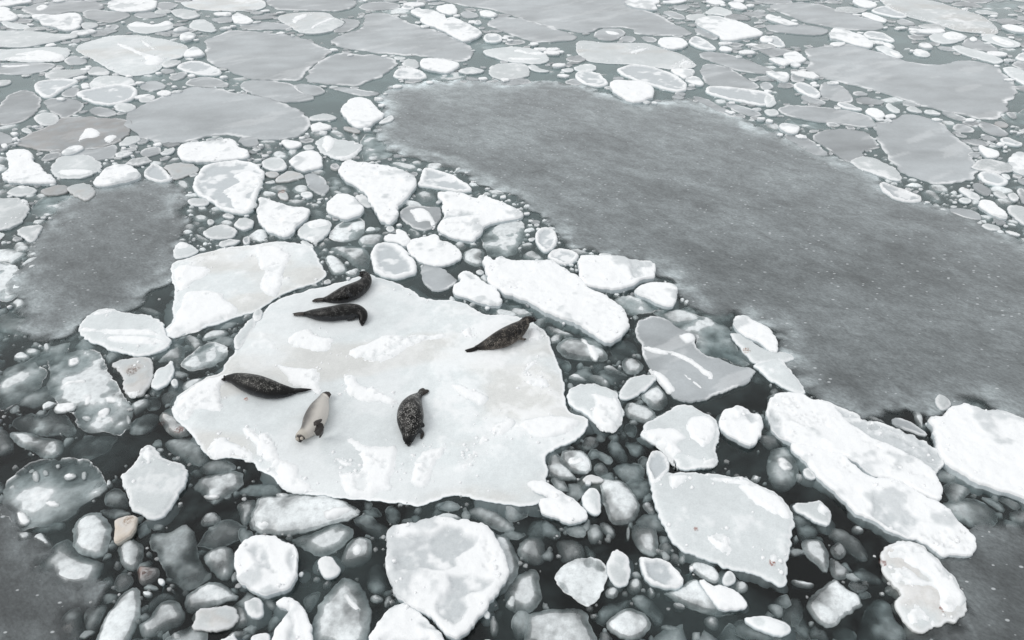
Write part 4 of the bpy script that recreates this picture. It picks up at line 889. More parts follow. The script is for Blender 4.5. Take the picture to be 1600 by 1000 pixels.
G:.95 430,545 560,545 700,570 780,580 740,600 620,595 540,570
S:1.02 528,680 560,640 600,610 660,608 715,620 740,660 800,705 790,730 740,760 710,785 640,795 590,770 545,720 530,700 | lumpy bright white floe at the upper left tip of the dark sheet || lumpy white tip floe
P:.85 760,765 840,715 865,735 840,760 780,772
P:.85 325,735 380,715 440,705 500,725 500,740 420,752 350,750
P:.65:br 540,790 600,795 660,815 640,830 560,812
D:1.1 330,820 380,808 430,830 410,855 350,850
D:1.1 445,815 500,810 560,830 570,862 500,860
S:.98 155,880 180,865 280,880 285,905 210,922 170,900
D:1.1 40,900 70,890 110,910 100,935 50,930
P:.95 370,880 400,860 440,838 500,860 600,880 655,895 655,925 600,990 530,1000 450,975 390,930 | white-sided floe with a grey basin, left below the dark sheet's upper left tip
+ 405,900 425,850 445,838 500,870 490,905 450,950 420,930
+ 480,970 560,975 640,925 655,900 655,925 600,985 530,995
P:.8 290,910 340,895 370,925 310,935
D:1.1 185,945 240,920 280,930 230,980
D:1.05 85,960 140,930 200,950 200,985 120,995
D:.95 660,840 780,835 830,880 860,950 830,990 740,1000 660,1010 650,940
D:.95 580,840 640,835 655,890 600,870
"""
CLEAR = """
@00
0,480 200,470 230,500 210,520 230,570 150,550 60,590 0,640
740,150 820,100 850,110 790,150 760,200 680,205 720,180
@10
200,650 370,620 450,575 540,580 590,605 530,680 545,720 590,780 500,800 440,770 500,740 440,705 330,730
300,210 480,210 500,220 460,270 380,260
470,70 650,55 640,120
1310,262 1410,230 1440,290 1410,330 1530,375 1480,410 1290,395 1370,350 1370,300
660,535 860,455 900,490 820,540 740,570
900,70 960,65 1020,130
@20
130,450 240,450 325,490 300,525 180,525 120,490
180,275 390,260 410,340
480,385 640,400 650,440 740,490 560,460
900,30 1010,30 920,60
1110,280 1270,320 1160,340 1200,380 1130,370
1080,570 1210,540 1210,580 1100,610
@30
0,215 380,215 440,250 300,290 110,290
720,190 880,180 910,290 800,290 680,240
860,360 1000,300 1080,310 1300,370 1110,400 1000,400
0,500 170,570 210,650 60,650 50,560
1500,620 1600,590 1600,760 1510,690
@01
850,900 950,800 1070,760 1090,900 1060,980 980,960 920,905
@11
690,300 740,290 750,340 800,400 680,400 640,360
390,50 460,0 500,20 560,120 430,110
1010,630 1180,660 1280,620 1380,670 1270,760 1180,680 1030,650
880,750 1010,710 1100,825 1230,800 1240,850 1120,875 980,850
@02
0,130 120,100 180,140 120,200 60,250 0,290
700,720 800,710 990,650 1010,740 900,790 860,860 760,950 670,960 600,880 650,830
0,830 100,800 240,860 60,960 0,1000
700,300 760,350 790,460 720,400
@03
400,240 500,130 560,190 440,250 440,330 320,400 240,320
1030,230 1160,130 1200,50 1280,130 1400,150 1480,150 1490,260 1380,320 1380,240 1250,200 1240,300 1100,290
1160,940 1340,950 1440,920 1380,1000 1160,1000
@13
270,430 380,470 390,600 500,600 400,680 280,740 150,720 250,640
720,770 900,770 820,850 740,900 700,940
1400,880 1600,820 1600,1000 1280,1000 1330,920
@23
460,230 560,110 600,250 740,270 760,350 800,440 830,480 780,560 740,480 640,420 590,530 520,480 550,430 580,390 640,360
180,520 270,560 280,650 420,780 240,790 190,740
1100,800 1200,830 1200,860 1240,920 1060,940 960,830 900,720 1000,780
1320,560 1600,620 1600,850 1480,830 1460,700 1400,600
@33
0,0 330,0 440,120 540,200 640,270 760,300 800,370 720,440 640,430 560,330 430,270 400,170 320,110 160,140
130,560 210,430 300,540 390,600 430,610 350,640 250,700 210,700 0,720 0,660
@22
1000,500 1200,500 1400,440 1550,350 1600,380 1600,550 1500,560 1300,560 1290,600 1100,530 960,560
1300,700 1480,800 1600,830 1600,980 1290,910
@32
600,530 800,510 1000,440 1050,530 1090,570 1000,640 960,590 900,560 900,640 770,600
"""

def parse_clear(txt):
    out = []; org = (0, 0, 1.0)
    for line in txt.strip().splitlines():
        if line[0] == '@': org = (400 * int(line[1]), 250 * int(line[2]), .25); continue
        out.append(np.array([[float(a) for a in p.split(',')] for p in line.split()]) * org[2] + np.array(org[:2]))
    return out
# ------------------------------------------------------------------ parse the traced outlines
def parse_pts(s): return np.array([[float(a) for a in p.split(',')] for p in s.split()])
def parse(txt):
    items = []; org = (0, 0, 1.0)
    for line in txt.strip().splitlines():
        line = line.strip()
        if not line: continue
        if line[0] == '@':
            org = (0, 0, 1.0) if line[1] == 'F' else (400 * int(line[1]), 250 * int(line[2]), .25)
            continue
        parts = [p.strip() for p in line.split('||')]
        lm = parts[1] if len(parts) > 1 else None
        parts = parts[0].split('|'); lab = parts[1].strip() if len(parts) > 1 else None
        head = parts[0].split(' ', 1) if parts[0][0] not in '0123456789-' or parts[0][:2] == '- ' else ['c', parts[0]]
        pts = parse_pts(head[1]) * org[2] + np.array(org[:2])
        k = head[0].split(':')
        if k[0] in '+-' and k[0] != 'c':
            items[-1]['patch' if k[0] == '+' else 'hollow'].append(pts)
        else:
            items.append(dict(kind=k[0], b=float(k[1]) if len(k) > 1 else 1.0, tint=k[2] if len(k) > 2 else '', px=pts, label=lab, lm=lm, patch=[], hollow=[]))
    return items
def chaikin(p, n):
    for _ in range(n):
        q = np.roll(p, -1, 0)
        p = np.stack([p * .75 + q * .25, p * .25 + q * .75], 1).reshape(-1, 2)
    return p
def resample(p, sp):
    q = np.vstack([p, p[:1]]); d = np.hypot(*np.diff(q, axis=0).T); s = np.concatenate([[0], np.cumsum(d)])
    n = max(10, int(round(s[-1] / sp)))
    t = np.linspace(0, s[-1], n, endpoint=False)
    return np.stack([np.interp(t, s, q[:, 0]), np.interp(t, s, q[:, 1])], 1)
def area(p):
    q = np.roll(p, -1, 0); return .5 * np.sum(p[:, 0] * q[:, 1] - q[:, 0] * p[:, 1])
def normals(p):
    d = np.roll(p, -1, 0) - np.roll(p, 1, 0); l = np.hypot(d[:, 0], d[:, 1]) + 1e-9
    return np.stack([d[:, 1], -d[:, 0]], 1) / l[:, None]        # outward for a counter-clockwise loop
def inside(pts, poly):
    res = np.zeros(len(pts), bool); q = np.roll(poly, -1, 0)
    mn, mx = poly.min(0), poly.max(0)
    idx = np.where(np.all((pts >= mn) & (pts <= mx), 1))[0]
    for c in range(0, len(idx), 4000):
        ii = idx[c:c + 4000]; x, y = pts[ii, 0][:, None], pts[ii, 1][:, None]
        cond = (poly[None, :, 1] > y) != (q[None, :, 1] > y)
        xi = (q[:, 0] - poly[:, 0])[None] * (y - poly[None, :, 1]) / ((q[:, 1] - poly[:, 1])[None] + 1e-12) + poly[None, :, 0]
        res[ii] = (np.sum(cond & (x < xi), 1) % 2) == 1
    return res
def distb(pts, poly):
    out = np.empty(len(pts)); a = poly; b = np.roll(poly, -1, 0); ab = b - a; l2 = (ab ** 2).sum(1) + 1e-12
    for c in range(0, len(pts), 1500):
        p = pts[c:c + 1500][:, None, :]
        t = np.clip(((p - a[None]) * ab[None]).sum(2) / l2[None], 0, 1)
        dd = p - (a[None] + ab[None] * t[..., None])
        out[c:c + 1500] = np.sqrt((dd ** 2).sum(2).min(1))
    return out
def kd_dist(pts, poly):
    kd = kdtree.KDTree(len(poly))
    for i, p in enumerate(poly): kd.insert((p[0], p[1], 0), i)
    kd.balance()
    return np.array([kd.find((p[0], p[1], 0))[2] for p in pts])
def outline(px, z, sp, jag, smooth, seed, grow=0, kk=1.0):
    p = unproj(px[:, 0], px[:, 1], z)
    if area(p) < 0: p = p[::-1]
    p = resample(chaikin(p, smooth), sp)
    n = normals(p)
    size = math.sqrt(abs(area(p)))
    k = min(1.0, size / 1.5) * kk
    f1, f2 = .9 / max(.35, k), 3.4 / max(.3, k)
    h = (fbm(p[:, 0] + seed * 3.1, p[:, 1], f1 * 2, 3, seed) - .5) * 1.6 + (fbm(p[:, 0], p[:, 1] + seed, f2 * 1.6, 3, seed + 5) - .5) * .9
    h = h + (fbm(p[:, 0] + 9.1, p[:, 1] + seed, f2 * 5, 2, seed + 8) - .5) * .35
    p = p + n * (h * jag * k + grow)[:, None]
    return p
def tri_mesh(loop, sp, seed):
    """points inside a loop, with an inner ring, triangulated"""
    rng = np.random.RandomState(seed)
    mn, mx = loop.min(0), loop.max(0)
    gx = np.arange(mn[0], mx[0] + sp, sp); gy = np.arange(mn[1], mx[1] + sp, sp * .866)
    X, Y = np.meshgrid(gx, gy); X[1::2] += sp * .5
    P = np.stack([X.ravel(), Y.ravel()], 1) + rng.uniform(-.22, .22, (X.size, 2)) * sp
    P = P[inside(P, loop)]
    ring = loop - normals(loop) * sp * .55
    if len(P):
        d = kd_dist(P, loop); P = P[d > sp * 1.05]
    ring = ring[inside(ring, loop)]
    if len(ring):
        d = kd_dist(ring, loop); ring = ring[d > sp * .42]
    allp = np.vstack([loop, ring, P]) if len(P) else np.vstack([loop, ring])
    n = len(loop)
    vs, es, fs, ov, oe, of = delaunay_2d_cdt([Vector((a, b)) for a, b in allp], [], [list(range(n))], 1, 1e-5)
    vs = np.array([(v[0], v[1]) for v in vs])
    # index of every loop vertex in the output
    kd = kdtree.KDTree(len(vs))
    for i, p in enumerate(vs): kd.insert((p[0], p[1], 0), i)
    kd.balance()
    li = [kd.find((p[0], p[1], 0))[1] for p in loop]
    seen = []; 
    for i in li:
        if not seen or (seen[-1] != i): seen.append(i)
    if len(seen) > 1 and seen[0] == seen[-1]: seen.pop()
    return vs, [tuple(f) for f in fs if len(f) >= 3], seen
TINT = {'': (1, 1, 1), 'br': (.93, .86, .82), 'tan': (.94, .83, .72), 'red': (.34, .22, .19)}
SNOW = np.array([.885, .895, .905])
def mesh_obj(name, verts, faces, col, snow, mat, origin, parent=None, milk=None):
    me = bpy.data.meshes.new(name)
    v = np.asarray(verts, float) - np.asarray(origin, float)[None]
    me.from_pydata(v.tolist(), [], faces)
    me.polygons.foreach_set('use_smooth', [True] * len(me.polygons))
    if col is not None:
        a = me.color_attributes.new('Col', 'FLOAT_COLOR', 'POINT')
        c4 = np.ones((len(v), 4)); c4[:, :3] = np.clip(col, 0, .92)
        a.data.foreach_set('color', c4.ravel())
        s = me.attributes.new('snow', 'FLOAT', 'POINT'); s.data.foreach_set('value', np.asarray(snow, float))
    if milk is not None:
        s = me.attributes.new('milk', 'FLOAT', 'POINT'); s.data.foreach_set('value', np.asarray(milk, float))
    me.materials.append(mat); me.update()
    o = link(bpy.data.objects.new(name, me))
    if parent is None: o.location = origin
    else:
        o.parent = parent
        o.location = Vector(origin) - Vector(parent.location)
    return o

# surface of a floe: returns z, colour, snow at world points xy (d = distance to the rim, R = inradius)
def surface(it, xy, d):
    k, b, s = it['kind'], it['b'], it['seed']; x, y = xy[:, 0] + s * 5.3, xy[:, 1] - s * 2.7
    R = it['R']; lift = (s % 13) * .0013
    n0 = fbm(x, y, .7 / max(.5, min(R, 1.5)), 4, s); n1 = fbm(x, y, 3.2, 4, s + 3); n2 = fbm(x, y, 9., 3, s + 7)
    ice = None
    if k == 'S':
        h = (.10 + .07 * min(1, R / .8)) * (.8 + .4 * ((s * 37 % 10) / 10))
        e = sstep(-.01, .05, d)
        z = h * (.84 + .16 * e) + (n0 - .5) * .10 * min(1, R) + (n1 - .5) * .075 * sstep(0, .1, d) + (n2 - .5) * .018
        snow = np.ones(len(x)); ice = np.array([.56, .59, .605])
        snow = 1 - .8 * sstep(.57, .68, n0 * .55 + n1 * .45)
        if R > .45:
            cr = (1 - sstep(0, .028, np.abs(fbm(x + 3 * n1, y, 1.1 / min(R, 1.6), 4, s + 41) - .5))) * sstep(.46, .56, fbm(x, y, .8, 2, s + 44)) * (.3 + .7 * ((s * 53 % 10) / 10)) * sstep(.02, .12, d)
            z = z - .05 * cr; snow = snow * (1 - .35 * cr)
        if it['hollow']:
            hd = np.zeros(len(x))
            for hp in it['hollow']:
                ins = inside(xy, hp); dd = distb(xy, hp); sd = np.where(ins, dd, -dd)
                hd = np.maximum(hd, sstep(-.03, .05, sd + (n1 - .5) * .16 + (n2 - .5) * .06))
            z = z - hd * .06 * (1 - .0); snow = np.minimum(snow, 1 - hd * sstep(.75, .45, n1 * .5 + n2 * .5))
    elif k == 'P':
        h = .075 + .02 * ((s * 37 % 10) / 10)
        z = h * ((.35 + .65 * sstep(-.02, .30, d)) if R > 1.2 else (.5 + .5 * sstep(-.02, .10, d))) + (n0 - .5) * .07 * min(1, R) + (n1 - .5) * .02 + (n2 - .5) * .006
        ice = np.array([.625, .655, .67]) * (.85 + .30 * n0)[:, None] if False else np.array([.675, .712, .722])
        sn = sstep(.56, .66, n0 * .45 + n1 * .35 + n2 * .2 + (.10 if R < .8 else 0) * (1 - sstep(0, .15, d)))
        rim = (1 - sstep(.015, .06, d + (n1 - .5) * .06)) * .7
        snow = np.clip(sn * (.75 if not it['patch'] else .45) + rim + (.30 * sstep(.52, .64, fbm(x, y, .8, 5, s + 21)) if R > 1.0 else 0), 0, 1)
        z = z + sn * .012
    elif k == 'R':
        rw = min(.16, R * .33)
        rim = 1 - sstep(rw * .55, rw * 1.1, d + (n1 - .5) * rw * 1.5)
        z = .045 + .065 * rim * sstep(-.02, .04, d) + (n0 - .5) * .02 + (n1 - .5) * .02 * rim
        snow = np.clip(rim + sstep(.58, .66, n0 * .5 + n1 * .5) * .8, 0, 1); ice = np.array([.52, .555, .575])
    elif k == 'G':
        rim = 1 - sstep(it['w'] * .2, it['w'], d + (n1 - .5) * it['w'])
        z = .026 + .008 * rim + (n0 - .5) * .006 + (n1 - .5) * .004
        snow = rim * .75 * sstep(.46, .60, fbm(x, y, 1.4, 3, s + 9)); ice = np.array([.385, .41, .425])
        dust = sstep(.63, .70, fbm((x * .8 + y * .5) * .4, (y * .8 - x * .5) * 1.6, 1.3, 5, s + 12)); snow = np.clip(snow + dust * .2, 0, 1)
        st = fbm(x * .5 + y * .3, y * 1.3 - x * .2, 1.6, 5, s + 2)
        ice = ice[None] * (1 + (st - .5) * .4 + (n0 - .5) * .5)[:, None]
    elif k == 'D':
        dome = R < .34 or (s % 4 == 0 and R < .6)
        q = np.clip(d / (min(R, .9) * .7), 0, 1); e = 1 - (1 - q) ** 2
        if dome:
            zc, ze = .012 + (b - 1) * .14, -.075 + (b - 1) * .08
            z = ze + (zc - ze) * e + (n0 - .5) * .05 + (n1 - .5) * .03
        else:                                   # a water-logged plate: parts awash, parts just under
            z = -.03 + (b - 1) * .16 - .02 * (1 - sstep(0, .2, d + (n1 - .5) * .1)) + (n0 - .5) * .20 + (n1 - .5) * .035
            z = np.where(z > .025, .025 + (z - .025) * .35, z)
        rim = (1 - sstep(.006, .024, d + (n2 - .5) * .04)) * sstep(.42, .58, fbm(x, y, 1.8, 3, s + 9))
        if dome: rim = rim * .3
        z = z + (np.maximum(z, .004) - z) * rim
        fl = sstep(.62, .72, n1 * .6 + n2 * .4) * sstep(.4, .6, n0)
        snow = np.clip(rim * .55 + fl * .45, 0, 1)
        big = 1 - sstep(0, min(R, .5) * (.95 if dome else .55), d + (n1 - .5) * .08)
        it['milk'] = np.clip((.95 - .55 * big * (1.15 - .3 * b)) * (.50 + 1.0 * sstep(.30, .64, n0 * .6 + n1 * .4 + (b - 1) * .35)) * min(1, .55 + .45 * b) + rim * .6 + snow, .12, 1)
        ice = np.array([.62, .65, .66]) * min(1.2, max(.85, b)); ice = ice[None] * (1 + (n0 - .5) * .6 + (n1 - .5) * .35)[:, None]; b = 1
    elif k == 'U':
        q = np.clip(d / (min(R, .8) * .8), 0, 1)
        z = -.13 / b ** .7 + (.05) * (1 - (1 - q) ** 2) + (n0 - .5) * .16 + (n1 - .5) * .04
        z = np.minimum(z, -.02 + (z + .02) * .1)
        rim = (1 - sstep(.006, .02, d + (n2 - .5) * .03)) * sstep(.55, .65, fbm(x, y, 1.8, 3, s + 9))
        z = z + (-.02 - z) * rim * .5
        it['milk'] = np.clip((.60 + .14 * (b - 1)) * (.35 + 1.3 * sstep(.32, .66, n0 * .6 + n1 * .4)) * (.45 + .55 * sstep(0, min(R, .4) * .7, d)) + rim * .35, .08, .8)
        snow = rim * .3; ice = np.array([.56, .59, .60])[None] * (1 + (n0 - .5) * .8 + (n1 - .5) * .6)[:, None]; b = 1
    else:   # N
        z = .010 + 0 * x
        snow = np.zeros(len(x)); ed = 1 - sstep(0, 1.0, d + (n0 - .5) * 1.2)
        ice = np.array([.112, .125, .129])[None] * ((1 + ed * 1.9 * sstep(.35, .65, n1 * .5 + n0 * .5)) * (1 + .75 * sstep(10, 34, xy[:, 1])))[:, None]  # milky edges; distance ramp paints grazing sky reflection into the far ice colour
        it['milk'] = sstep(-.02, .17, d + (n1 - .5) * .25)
    if ice.ndim == 1: ice = np.repeat(ice[None], len(x), 0)
    if k == 'P':
        ice = ice * (1 + (n0 - .5) * .22 + (n1 - .5) * .12)[:, None]
        if R > 1.2:
            wst = sstep(.46, .70, fbm(x * .6 + y * .3, y * 1.2 - x * .2, .7, 5, s + 31))[:, None]; ice = ice * (1 + wst * (np.array([.03, -.01, -.04]) - .085))
    tw = (sstep(.36, .62, n1 * .55 + n0 * .45) * (.9 if it['tint'] == 'br' else .75) + (.0 if it['tint'] == 'br' else .3))[:, None]
    tn = 1 + (np.array(TINT[it['tint']]) - 1)[None] * tw
    ice = ice * b * tn
    bs = min(1, .55 + .45 * b) if it['tint'] == '' else b * .95
    sc = SNOW[None] * bs * (tn if it['tint'] in ('tan', 'red') else 1)
    col = ice * (1 - snow[:, None]) + sc * snow[:, None]
    return z + lift, col, snow

def spacing(c):
    ppm = px_per_m(c) * .64
    return max(.036, 1.9 / ppm)
def build_floe(it, name, parent=None):
    k = it['kind']; c0 = it['c']; sp = spacing(c0)
    big = it['R0']
    sp = min(sp, max(.03, big * .3)) if k != 'N' else .22
    if big > 1.6 and k == 'G': sp *= 1.6
    jag = {'S': .10, 'P': .11, 'R': .09, 'G': .11, 'D': .09, 'U': .09, 'N': .35}[k]
    sm = {'S': 1, 'P': 1, 'R': 2, 'G': 1, 'D': 1, 'U': 1, 'N': 2}[k]
    zt = {'S': .13, 'P': .07, 'R': .07, 'G': .03}.get(k, 0.0)
    if k == 'P' and big > 1.3: jag = .075
    if parent == 'raw' and it['seed'] % 3: sm = 0
    it['w'] = max(.045, sp * 1.1)
    loop = outline(it['px'], zt, sp * (.85 if k != 'N' else .6), jag, sm, it['seed'], .22 if k == 'N' else 0, 2.2 if (k == 'G' and it['A'] > 8) else 1.0 if k in 'NUD' or it['A'] < .25 else .85 if it['A'] > 1.2 else 1.1)
    vs, fs, li = tri_mesh(loop, sp, it['seed'])
    it['loop'] = loop
    it['hollow'] = [unproj(h[:, 0], h[:, 1], zt) for h in it['hollow']]
    d = kd_dist(vs, loop); 
    d[li] = 0
    it['R'] = max(.05, d.max())
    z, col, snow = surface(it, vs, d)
    milk = it.pop('milk', np.ones(len(vs))); MK = [milk]
    V = [np.column_stack([vs, z])]; C = [col]; S = [snow]; F = list(fs)
    lp = vs[li]; n = normals(lp); m = len(li)
    ztop = z[li]
    wall = np.array([.50, .56, .58]); teal = np.array([.36, .43, .44])
    nz = fbm(lp[:, 0], lp[:, 1], 2.0, 3, it['seed'] + 1)
    if k in 'SP':
        sk = (-.03 + (.26 if it['R'] > 1.2 else .14) * sstep(.45, .70, nz))
        rings = [(.004, ztop * .72, SNOW * .9 if k == 'S' else wall * 1.2), (.012, ztop * .66, np.array([.50, .55, .575])), (-.004, ztop * 0 - .01, wall), (sk, -.075 + 0 * ztop, wall * .95), (sk * .6 - .14, -.28 + 0 * ztop, teal)]
    elif k == 'R': rings = [(.006, ztop * .4, wall * 1.2), (.01, -.04 + 0 * ztop, wall), (-.10, -.2 + 0 * ztop, teal)]
    elif k == 'G': rings = [(.002, -.02 + 0 * ztop, wall * .8), (-.02, -.12 + 0 * ztop, teal)]
    elif k == 'N': rings = [(0.02, -.03 + 0 * ztop, teal * .4)]
    else: rings = [(-.01, ztop - .04, C[0][li].mean(0) * .9), (-.07, ztop - .13, teal)]
    base = len(vs); prev = li
    for (off, zz, cc) in rings:
        V.append(np.column_stack([lp + n * np.asarray(off).reshape(-1, 1) if np.ndim(off) else lp + n * off, zz])); MK.append(np.full(m, .28 if k == 'D' else .12 if k == 'U' else 0.0 if k == 'N' else 1.0)); C.append(np.repeat(np.asarray(cc)[None] * min(1., it['b']), m, 0) * np.array(TINT[it['tint']])); S.append(np.zeros(m))
        cur = list(range(base, base + m))
        for i in range(m):
            j = (i + 1) % m
            F.append((prev[j], prev[i], cur[i], cur[j]))
        prev = cur; base += m
    F.append(tuple(reversed(prev)))
    V = np.vstack(V); C = np.vstack(C); S = np.concatenate(S); MK = np.concatenate(MK)
    it['n'] = len(V)
    if parent == 'raw': return V, F, C, S, MK
    cxy = lp.mean(0)
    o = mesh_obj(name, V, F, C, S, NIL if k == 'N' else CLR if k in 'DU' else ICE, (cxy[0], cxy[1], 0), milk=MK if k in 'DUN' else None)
    # snow patches lying on the floe: parts of it
    for pi, pp in enumerate(it['patch']):
        add_patch(it, o, pp, pi, sp)
    return o
def zsurf(it, xy):
    d = kd_dist(xy, it['loop']); return surface(it, xy, d)[0]
def add_patch(it, o, pp, pi, sp):
    sd = it['seed'] * 7 + pi
    loop = outline(pp, .1 if it['kind'] != 'D' else .03, sp * .85, .10, 1, sd + 400)
    kx, fx, li = tri_mesh(loop, sp, sd)
    d = kd_dist(kx, loop); d[li] = 0
    n1 = fbm(kx[:, 0], kx[:, 1], 2.6, 4, sd); n2 = fbm(kx[:, 0], kx[:, 1], 9, 3, sd + 3)
    th = {'P': .045, 'S': .05}.get(it['kind'], .04)
    # keep the patch on the floe
    ins = inside(kx, it['loop']); dl = kd_dist(kx, it['loop'])
    zb = np.maximum(zsurf(it, kx), -.01)
    e = sstep(0, .11, d + (n2 - .5) * .05)
    hole = sstep(.60, .68, n1 * .55 + n2 * .45)
    z = zb + th * e * (.55 + .9 * n1) - hole * th * .9 + (n2 - .5) * .012
    z[li] = zb[li] - .006
    z = np.where(ins | (dl < .03), z, np.minimum(z, .01 + 0 * z))
    snow = np.clip(1 - hole * .6, 0, 1) * sstep(-.02, .05, d + (n1 - .5) * .10)
    bs = min(1.0, .72 + .28 * it['b']) if it['kind'] in 'DU' else 1.0
    col = SNOW[None] * bs * snow[:, None] + np.array([.69, .72, .73])[None] * (.75 if it['kind'] in 'DUG' else 1) * (1 - snow[:, None])
    V = [np.column_stack([kx, z])]; m = len(li); lp = kx[li]
    V.append(np.column_stack([lp, zb[li] - .035]))
    base = len(kx); F = list(fx)
    for i in range(m):
        j = (i + 1) % m
        F.append((li[j], li[i], base + i, base + j))
    F.append(tuple(reversed(range(base, base + m))))
    C = np.vstack([col, col[li]]); S = np.concatenate([snow, snow[li]])
    c = lp.mean(0)
    bb = pp.max(0) - pp.min(0); asp = max(bb[0], bb[1] * 1.6) / (min(bb[0], bb[1] * 1.6) + 1e-6)
    pn = "snow_lump" if abs(area(pp)) < 130 else "snow_ridge" if asp > 2.6 else "snow_patch"
    mesh_obj(pn, np.vstack(V), F, C, S, ICE, (c[0], c[1], .1), parent=o)

# ------------------------------------------------------------------ build the traced floes
ITEMS = parse(DATA)
for i, it in enumerate(ITEMS):
    it['seed'] = i + 1
    p = unproj(it['px'][:, 0], it['px'][:, 1]); it['A'] = abs(area(p)); it['c'] = p.mean(0)
    per = np.hypot(*(np.roll(p, -1, 0) - p).T).sum()
    it['R0'] = 2 * it['A'] / per
    it['apx'] = abs(area(it['px'])); it['cpx'] = it['px'].mean(0)

def add_crumbs(it, o, n):
    rg = random.Random(it['seed']); lp = it['loop']; VV, FF, base = [], [], 0
    src = [outline(p_, .08, .2, .05, 1, 1) for p_ in it['patch']] + [lp - normals(lp) * .10] * 2
    pts = []
    for _ in range(n * 2):
        a = rg.choice(src); q = a[rg.randrange(len(a))]
        pts.append((q[0] + rg.gauss(0, .12), q[1] + rg.gauss(0, .12)))
    pts = np.array(pts); pts = pts[inside(pts, lp)][:n]
    if not len(pts): return
    pts = pts[distb(pts, lp) > .04]
    if not len(pts): return
    zs = zsurf(it, pts)
    for (x, y), z in zip(pts, zs):
        r = rg.choice([.012, .018, .022, .03, .045]); m = 7; ph = rg.random() * 6
        R1 = [(x + r * rg.uniform(.7, 1.25) * math.cos(ph + 6.283 * i / m), y + r * rg.uniform(.7, 1.25) * math.sin(ph + 6.283 * i / m), z - .012) for i in range(m)]
        R2 = [(x + (a - x) * .6, y + (b_ - y) * .6, z + r * rg.uniform(.4, .7)) for a, b_, c_ in R1]
        VV += R1 + R2; FF += [(base + i, base + (i + 1) % m, base + m + (i + 1) % m, base + m + i) for i in range(m)] + [tuple(range(base + m, base + 2 * m)), tuple(reversed(range(base, base + m)))]; base += 2 * m
    q = mesh_obj('snow_crumbs', VV, FF, np.repeat(SNOW[None], len(VV), 0), np.ones(len(VV)), ICE, (pts[:, 0].mean(), pts[:, 1].mean(), .1), parent=o); q['kind'] = 'stuff'
# labels -----------------------------------------------------------
LMS = [it for it in ITEMS if it['lm']]
def look(it):
    k, b = it['kind'], it['b']
    sz = 'tiny' if it['apx'] < 140 else 'small' if it['apx'] < 700 else 'medium' if it['apx'] < 3000 else 'large'
    l = {'S': 'white', 'R': 'rimmed', 'P': 'pale' if b >= .93 else 'dull', 'G': 'grey', 'D': 'translucent', 'U': 'sunken grey', 'N': 'dark'}[k]
    if it['tint'] in ('br', 'tan', 'red'): l = 'brownish'
    if k == 'S' and b < .98: l = 'whitish'
    if it['patch']: l += ' snowy'
    no = 'floe' if (k in 'SPRG' and it['apx'] >= 260) else 'chunk'
    return sz + ' ' + l, no
DIRS = ['right of', 'upper right of', 'above', 'upper left of', 'left of', 'lower left of', 'below', 'lower right of']
groups = {}
for it in ITEMS:
    if it['label']: continue
    lk, no = look(it)
    best = None
    for L in LMS:
        if L is it: continue
        q = L['px']; seg = resample(q, 8)
        dd = seg - it['cpx']; r = np.hypot(dd[:, 0], dd[:, 1]); j = r.argmin()
        pen = r[j] + (60 if L['apx'] > 60000 else 0)
        if best is None or pen < best[0]:
            best = (pen, L, it['cpx'] - (seg[j] if L['apx'] > 15000 else L['cpx']), r[j])
    L, dv = best[1], best[2]
    ang = math.degrees(math.atan2(-dv[1], dv[0])) % 360
    if L['apx'] > 15000:                       # a big landmark: say where along it
        dv = it['cpx'] - L['cpx']; ang = math.degrees(math.atan2(-dv[1] * 1.5, dv[0])) % 360
    dr = DIRS[int(((ang + 22.5) % 360) // 45)]
    groups.setdefault((lk, no, dr, L['lm']), []).append((best[3], it))
ORD = ['nearest', 'second-nearest', 'third-nearest', 'fourth-nearest', 'fifth-nearest', 'sixth-nearest', 'seventh-nearest', 'eighth-nearest', 'ninth-nearest', 'tenth-nearest', 'eleventh-nearest', 'twelfth-nearest', 'thirteenth-nearest', 'fourteenth-nearest', 'fifteenth-nearest', 'sixteenth-nearest']
for (lk, no, dr, lm), g in groups.items():
    g.sort(key=lambda a: a[0])
    the = lm if lm.startswith('pale floe') else lm
    if len(g) == 1: g[0][1]['label'] = f"{lk} {no} {dr} the {lm}"
    else:
        for q, (_, it) in enumerate(g): it['label'] = f"{lk} {no}, {ORD[min(q, 15)]} {dr} the {lm}"
import re
def wc_(s): return len(re.findall(r"[A-Za-z0-9']+", s))
for it in ITEMS:
    while wc_(it['label']) > 16: it['label'] = it['label'].split(' ', 1)[1]
from collections import Counter
print('dup labels', [k for k, n in Counter(it['label'] for it in ITEMS).items() if n > 1])
def tagfloe(o, it):
    o['label'] = it['label']
    k = it['kind']
    if k == 'N': o['category'] = 'ice sheet'; o['group'] = 'dark sheets of thin new ice'
    elif o.name.startswith('ice_floe'): o['category'] = 'ice floe'; o['group'] = 'snowy and pale ice floes adrift'
    elif o.name.startswith('pancake_ice'): o['category'] = 'pancake ice'; o['group'] = 'flat grey pancakes of ice'
    else: o['category'] = 'ice chunk'; o['group'] = 'half-sunken chunks of ice between the floes'
def kindname(it):
    k = it['kind']
    return 'ice_sheet' if k == 'N' else 'pancake_ice' if k == 'G' else 'ice_chunk' if k in 'DU' or it['apx'] < 260 else 'ice_floe'
for it in ITEMS:
    o = build_floe(it, kindname(it)); tagfloe(o, it); it['obj'] = o
    if it['kind'] in 'SP' and it['apx'] > 2500: add_crumbs(it, o, int(min(420, it['A'] * 9)))
MAIN = ITEMS[0]

